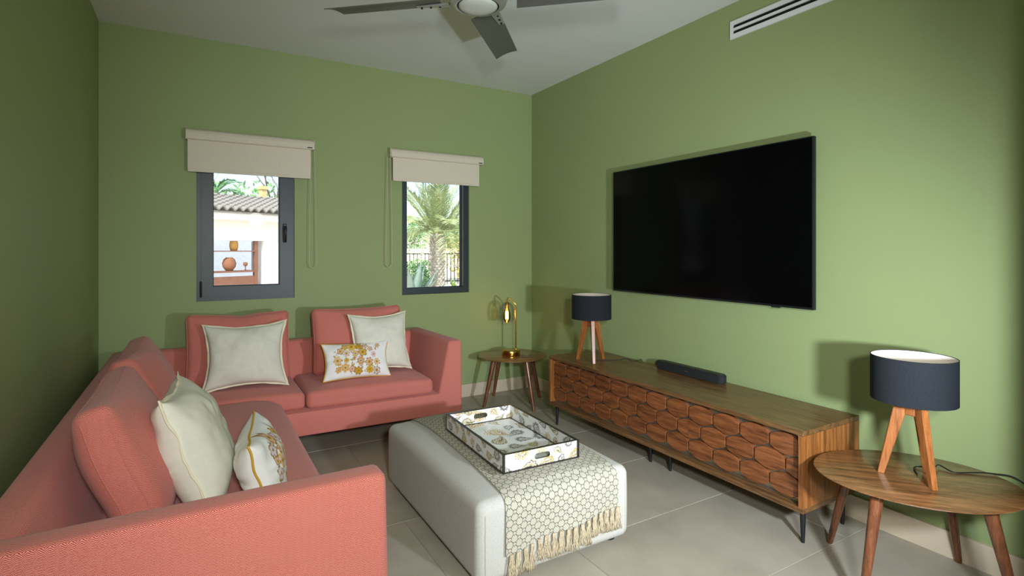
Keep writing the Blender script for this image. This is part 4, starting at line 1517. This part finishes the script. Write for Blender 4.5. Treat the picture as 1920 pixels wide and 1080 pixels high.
bm = new(); box(bm, 1.38, 1.54, 1.5, 1.66, 2.3 - zb, 3.22 - zb); box(bm, 1.35, 1.57, 1.47, 1.69, 3.18 - zb, 3.28 - zb); mk('chimney', bm, plain('chimney_ochre', lin(222, 196, 140), rough=0.9), pav)

# wooden shelf standing in the pavilion opening
shf = empty('shelf_rack', (1.13, 15.6, 0.25), E2)
setp(shf, 'brown wooden shelf rack in the opening of the white pavilion', 'shelf')
bm = new(); box(bm, 0.28, 0.37, 0.02, 0.12, 0, 1.615 - zb); mk('post', bm, M['ext_wood'], shf)
bm = new(); box(bm, -3.0, -2.9, 0.02, 0.12, 0, 1.615 - zb); mk('post', bm, M['ext_wood'], shf)
bm = new(); box(bm, -2.9, 0.28, 0.01, 0.30, 1.335 - zb, 1.36 - zb); mk('shelf_board', bm, M['ext_wood'], shf)
bm = new(); box(bm, -2.9, 0.28, 0.01, 0.30, 0.80 - zb, 0.845 - zb); mk('shelf_board', bm, M['ext_wood'], shf)
bm = new(); box(bm, -2.9, 0.28, 0.04, 0.08, 0.10, 0.70 - zb); mk('front_board', bm, M['ext_wood'], shf)
bm = new(); tube(bm, [(0.22, 0.05, 0.845 - zb), (0.22, 0.05, 1.6 - zb)], 0.012, 8); mk('rod', bm, M['iron'], shf)
ce, se = math.cos(E2), math.sin(E2)


def on_rack(s, y_, z_):
    return (1.13 + s * ce - y_ * se, 15.6 + s * se + y_ * ce, z_)


def vase(name, label, s, z_, prof, mat):
    o = empty(name, on_rack(s, 0.16, z_)); setp(o, label, 'vase', 'clay pots in the pavilion')
    bm = new(); lathe(bm, prof, 24, cap=False); mk('body', bm, mat, o, smooth=True)
    r_, z1 = prof[-1]
    bm = new(); tube(bm, [(r_ * math.cos(i * math.pi / 10), r_ * math.sin(i * math.pi / 10), z1) for i in range(20)], 0.012, 6, closed=True); mk('rim', bm, mat, o, smooth=True)
    return o


vase('vase', 'ochre barrel pot on the upper pavilion shelf', -0.21, 1.36, [(0, 0), (0.08, 0), (0.105, 0.1), (0.105, 0.18), (0.085, 0.24)], M['clay_gold'])
vase('vase', 'ochre pot at the left edge of the upper pavilion shelf', -0.86, 1.36, [(0, 0), (0.08, 0), (0.105, 0.1), (0.10, 0.16), (0.085, 0.22)], M['clay_gold'])
vase('vase', 'big rounded terracotta pot on the lower pavilion shelf', -0.33, 0.845, [(0, 0), (0.08, 0), (0.15, 0.10), (0.165, 0.19), (0.13, 0.30), (0.08, 0.33)], M['clay'])
cnd = empty('goblet', on_rack(0.10, 0.16, 0.845)); setp(cnd, 'small clay goblet on the right of the lower pavilion shelf', 'goblet', None)
bm = new(); lathe(bm, [(0, 0), (0.04, 0), (0.012, 0.03), (0.012, 0.10), (0.05, 0.13), (0.055, 0.19), (0.04, 0.21), (0, 0.20)], 18); mk('body', bm, M['clay'], cnd, smooth=True)
bm = new(); lathe(bm, [(0.056, 0.186), (0.058, 0.19), (0.056, 0.194)], 18); mk('band', bm, M['clay_gold'], cnd)


def leafy(bm, c, rad, n, seed, size=0.06, zs=1.0):
    R = random.Random(seed)
    for _ in range(n):
        d = Vector((R.gauss(0, 1), R.gauss(0, 1), R.gauss(0, 1))).normalized() * rad * (R.random() ** 0.35)
        p = Vector(c) + Vector((d.x, d.y, d.z * zs))
        a = Vector((R.gauss(0, 1), R.gauss(0, 1), R.gauss(0, 1))).normalized()
        b = a.orthogonal().normalized()
        s = size * R.uniform(0.6, 1.3)
        n2 = a.cross(b) * s * 0.12
        vs = [bm.verts.new(p - a * s), bm.verts.new(p + b * s * 0.4 + n2), bm.verts.new(p + a * s), bm.verts.new(p - b * s * 0.4 + n2)]
        bm.faces.new(vs[:3]); bm.faces.new([vs[0], vs[2], vs[3]])


def shrub(name, label, loc, rad, mat, n=500, seed=1, size=0.06, zs=0.8, cat='shrub', group='garden shrubs'):
    o = empty(name, loc); setp(o, label, cat, group)
    bm = new(); leafy(bm, (0, 0, rad * zs), rad, n, seed, size, zs); f = mk('foliage', bm, mat, o); f['kind'] = 'stuff'
    bm = new(); tube(bm, [(0, 0, -0.1), (0.02, 0, rad * 0.6)], [0.03, 0.012], 6); mk('stem', bm, M['branch'], o)
    return o


# date palm outside the right window
palm = empty('palm_tree', (4.27, 10.25, 0.28)); setp(palm, 'stout date palm with shaggy trunk outside the right window', 'palm tree')
bm = new()
TZ = 1.36
lathe(bm, [(0.19, -0.1), (0.15, 0.1), (0.125, 0.5), (0.12, 1.0), (0.13, TZ), (0.05, TZ + 0.12)], 20)
R = random.Random(4)
for ringi in range(26):
    zz = 0.02 + ringi * TZ / 26
    for k in range(11):
        an = 2 * math.pi * (k + 0.5 * (ringi % 2)) / 11 + R.uniform(-0.1, 0.1)
        rr = 0.128 + (0.05 if ringi < 3 else 0)
        d = Vector((math.cos(an), math.sin(an), 0)); s = Vector((-math.sin(an), math.cos(an), 0))
        c = d * rr + Vector((0, 0, zz))
        tip = c + d * R.uniform(0.03, 0.06) + Vector((0, 0, 0.075))
        v4 = [bm.verts.new(c - s * 0.035), bm.verts.new(c + s * 0.035), bm.verts.new(c + Vector((0, 0, 0.06)) - d * 0.02), bm.verts.new(tip)]
        bm.faces.new([v4[0], v4[1], v4[3]]); bm.faces.new([v4[1], v4[2], v4[3]]); bm.faces.new([v4[2], v4[0], v4[3]])
mk('trunk', bm, M['bark'], palm)


def frond_mesh(L, droop, seed, w=0.30):
    R = random.Random(seed)
    bm = new()
    N = 22
    spine = []
    for i in range(N + 1):
        f = i / N
        spine.append(Vector((L * f * (1 - 0.12 * f), 0, L * (0.62 * f - droop * f * f))))
    tube(bm, spine, [0.012 * (1 - 0.85 * i / N) for i in range(N + 1)], 5)
    for i in range(3, N + 1):
        f = i / N
        p = spine[i]; tan = (spine[min(i + 1, N)] - spine[i - 1]).normalized()
        for s in (-1, 1):
            for rep in range(2):
                q = p - tan * (L / N) * 0.5 * rep
                ln = w * (0.5 + 0.9 * math.sin(math.pi * min(1, f * 0.9 + 0.05))) * R.uniform(0.8, 1.1) * 0.85
                d = (tan * 0.75 + Vector((0, s * 0.8, 0)) + Vector((0, 0, R.uniform(-0.05, 0.35)))).normalized()
                side = d.cross(Vector((0, 0, 1))).normalized() * 0.010
                e = q + d * ln + Vector((0, 0, -0.10 * ln))
                m_ = q + d * ln * 0.5
                a, b, c = bm.verts.new(q), bm.verts.new(m_ + side), bm.verts.new(m_ - side)
                t_ = bm.verts.new(e); u_ = bm.verts.new(m_ + Vector((0, 0, 0.006)))
                bm.faces.new([a, b, u_]); bm.faces.new([a, u_, c]); bm.faces.new([b, t_, u_]); bm.faces.new([u_, t_, c])
    return bm


fr = [mk('frond', frond_mesh(1.15, 0.15, 1), M['frond'], palm), mk('frond', frond_mesh(1.25, 0.55, 2), M['frond'], palm), mk('frond', frond_mesh(1.05, 0.95, 3), M['frond'], palm)]
R = random.Random(12)
k = 0
for lev, cnt, pitch_, kind in ((0, 8, -42, 0), (1, 10, -18, 0), (2, 11, -4, 1), (3, 10, 6, 2)):
    for i in range(cnt):
        an = 2 * math.pi * (i + 0.4 * lev) / cnt + R.uniform(-0.15, 0.15)
        loc = (0.04 * math.cos(an), 0.04 * math.sin(an), TZ + 0.06)
        rot = (R.uniform(-0.2, 0.2), math.radians(pitch_ + R.uniform(-6, 6)), an)
        src = fr[kind]
        if src.get('_placed') is None:
            src.location = loc; src.rotation_euler = rot; src['_placed'] = 1
        else:
            share(src, 'frond', palm, loc, rot)
for o in palm.children:
    if '_placed' in o: del o['_placed']


def agave(label, loc, L, nleaf, mat, seed):
    o = empty('agave', loc); setp(o, label, 'agave', 'agaves in the garden')
    R = random.Random(seed)
    bm = new()
    N = 7
    A, B, Cc = [], [], []
    for i in range(N + 1):
        f = i / N
        w = L * 0.085 * (0.75 + 0.6 * math.sin(math.pi * min(1, f + 0.1))) * (1 - f ** 3) + 0.002
        y_ = 0
        p = Vector((0.03 * L * f, 0, L * f))
        bend = Vector((0.10 * L * f * f, 0, 0))
        A.append(bm.verts.new(p + bend + Vector((0.3 * w, w, 0)))); B.append(bm.verts.new(p + bend - Vector((0.25 * w, 0, 0)) * -0.6)); Cc.append(bm.verts.new(p + bend + Vector((0.3 * w, -w, 0))))
    D = [bm.verts.new(v_.co + Vector((0.02 * L * (1 - i / N) + 0.002, 0, 0))) for i, v_ in enumerate(B)]
    for i in range(N):
        bm.faces.new([A[i], A[i + 1], B[i + 1], B[i]]); bm.faces.new([B[i], B[i + 1], Cc[i + 1], Cc[i]])
        bm.faces.new([A[i], D[i], D[i + 1], A[i + 1]]); bm.faces.new([D[i], Cc[i], Cc[i + 1], D[i + 1]])
    lf = mk('agave_leaf', bm, mat, o, smooth=True)
    for i in range(nleaf):
        an = i * 2.399
        tilt = math.radians(8 + 58 * (i / nleaf))
        if i == 0: lf.rotation_euler = (0, tilt, an); lf.location = (0.03 * math.cos(an), 0.03 * math.sin(an), 0)
        else: share(lf, 'agave_leaf', o, (0.04 * math.cos(an), 0.04 * math.sin(an), 0), (0, tilt, an))
    return o


agave('big blue-grey agave left of the palm trunk', (3.60, 9.85, 0.32), 0.92, 18, M['agave'], 1)
agave('green agave right of the palm trunk', (4.62, 9.75, 0.32), 0.60, 15, M['agave2'], 2)
shrub('shrub', 'dense green shrub behind the blue-grey agave', (4.62, 12.3, 0.32), 0.46, M['leaf'], 900, 3, 0.06, 0.95)
shrub('shrub', 'dry yellow-green shrub right of the palm behind the fence', (7.3, 15.4, 0.6), 0.75, M['leaf_dry'], 900, 8, 0.07, 0.9)
shrub('shrub', 'yellow-green shrub at the right edge of the right window', (6.4, 13.0, 0.36), 0.42, M['leaf_dry'], 600, 9, 0.06, 0.9)
shrub('shrub', 'pale green bush far left behind the palm fronds', (7.5, 22.5, 0.7), 1.3, M['leaf'], 900, 15, 0.12, 0.85)
shrub('shrub', 'distant green bush behind the palm crown', (9.7, 21.0, 0.9), 1.0, M['leaf'], 800, 19, 0.12, 0.9)
shrub('shrub', 'low green bushes far behind the pavilion roof', (2.5, 27.0, 0.4), 2.05, M['leaf'], 1100, 22, 0.16, 1.0)

# iron fence
fa, fb = Vector((3.4, 13.7, 0.42)), Vector((9.0, 13.9, 0.42))
fen = empty('garden_fence', fa, math.atan2(fb.y - fa.y, fb.x - fa.x)); setp(fen, 'black iron garden fence behind the palm', 'fence')
FL = (fb - fa).length
for z_ in (0.08, 0.84):
    bm = new(); box(bm, 0, FL, -0.012, 0.012, z_, z_ + 0.03); mk('rail', bm, M['iron'], fen)
for i in range(int(FL / 0.11) + 1):
    if i == 0:
        bm = new(); box(bm, -0.009, 0.009, -0.009, 0.009, 0.0, 0.86); fb0 = mk('bar', bm, M['iron'], fen)
    else: share(fb0, 'bar', fen, (i * 0.11, 0, 0))

# far house, bank wall and hills
bm = new(); box(bm, 4.0, 22, 19.0, 19.4, 0.4, 1.42); bw = mk('bank_wall', bm, plain('sunlit_bank', lin(238, 222, 208), rough=0.95, var=0.05, nscale=1)); setp(bw, 'low pinkish white garden wall far behind the fence', 'wall')
fh = empty('house', (16.2, 26.0, 0.5), math.radians(-25)); setp(fh, 'small far white house at the right edge of the right window', 'house')
bm = new(); box(bm, -2.5, 2.5, 0, 3, 0, 2.4); mk('wall', bm, M['stone_ext'], fh)
bm = new(); box(bm, -2.7, 2.7, -0.2, 3.2, 2.4, 2.55); mk('roof', bm, M['terracotta_grey'], fh)
for x_ in (-1.5, 0.0, 1.5):
    bm = new(); box(bm, x_ - 0.4, x_ + 0.4, -0.03, 0.02, 0.9, 1.9); w_ = mk('window', bm, M['frame'], fh)
bm = new()
n = 60
prev = None
for i in range(n + 1):
    x_ = -120 + 300 * i / n
    h_ = 2.2 + 2.2 * noise.noise(Vector((x_ * 0.03, 3.3, 0))) + 1.0
    cur = [bm.verts.new((x_, 130, -2)), bm.verts.new((x_, 140, max(1.2, h_))), bm.verts.new((x_, 160, -2))]
    if prev:
        bm.faces.new([prev[0], cur[0], cur[1], prev[1]]); bm.faces.new([prev[1], cur[1], cur[2], prev[2]])
    prev = cur
hl = mk('hills', bm, M['hill'], smooth=True); hl['kind'] = 'structure'


# bare tree behind the pavilion, and a small palm to its left
def bare_tree(loc, seed, H_, label):
    o = empty('bare_tree', loc); setp(o, label, 'tree', 'bare trees behind the pavilion')
    R = random.Random(seed)
    bmt = new(); bmb = new()
    def grow(p, d, L, r_, depth):
        pts, rads = [p.copy()], [r_]
        q = p.copy(); dd = d.copy()
        for i in range(5):
            dd = (dd + Vector((R.gauss(0, 0.20), R.gauss(0, 0.20), R.gauss(0.04, 0.10)))).normalized()
            q = q + dd * L / 5
            pts.append(q.copy()); rads.append(r_ * (1 - 0.11 * (i + 1)))
        tube(bmt if depth == 0 else bmb, pts, rads, 6)
        if depth < 4:
            for k_ in range(3 if depth < 3 else 2):
                i = R.randint(2, 5)
                nd = (dd + Vector((R.gauss(0, 0.75), R.gauss(0, 0.75), R.gauss(0.15, 0.35)))).normalized()
                grow(pts[i], nd, L * R.uniform(0.55, 0.8), rads[i] * 0.72, depth + 1)
    grow(Vector((0, 0, 0)), Vector((0.05, 0, 1)), H_, H_ * 0.034, 0)
    mk('trunk', bmt, M['branch'], o, smooth=True)
    b = mk('branches', bmb, M['branch'], o, smooth=True); b['kind'] = 'stuff'
    return o


bare_tree((1.7, 20.0, 0.3), 5, 2.9, 'bare grey tree behind the left half of the pavilion roof')
bare_tree((2.40, 21.2, 0.3), 14, 2.9, 'dense bare tree behind the chimney at the right of the pavilion roof')
p2 = empty('palm_tree', (0.56, 18.3, 0.3)); setp(p2, 'small bright green palm at the left edge of the left window', 'palm tree')
bm = new(); lathe(bm, [(0.12, -0.05), (0.09, 1.0), (0.09, 2.75)], 12); mk('trunk', bm, M['bark'], p2)
f2 = mk('frond', frond_mesh(0.85, 0.55, 6, 0.22), M['leaf'], p2)
for i in range(14):
    an = 2 * math.pi * i / 14
    loc = (0, 0, 2.75); rot = (0, math.radians(-25 + 30 * (i % 3)), an)
    if i == 0: f2.location = loc; f2.rotation_euler = rot
    else: share(f2, 'frond', p2, loc, rot)
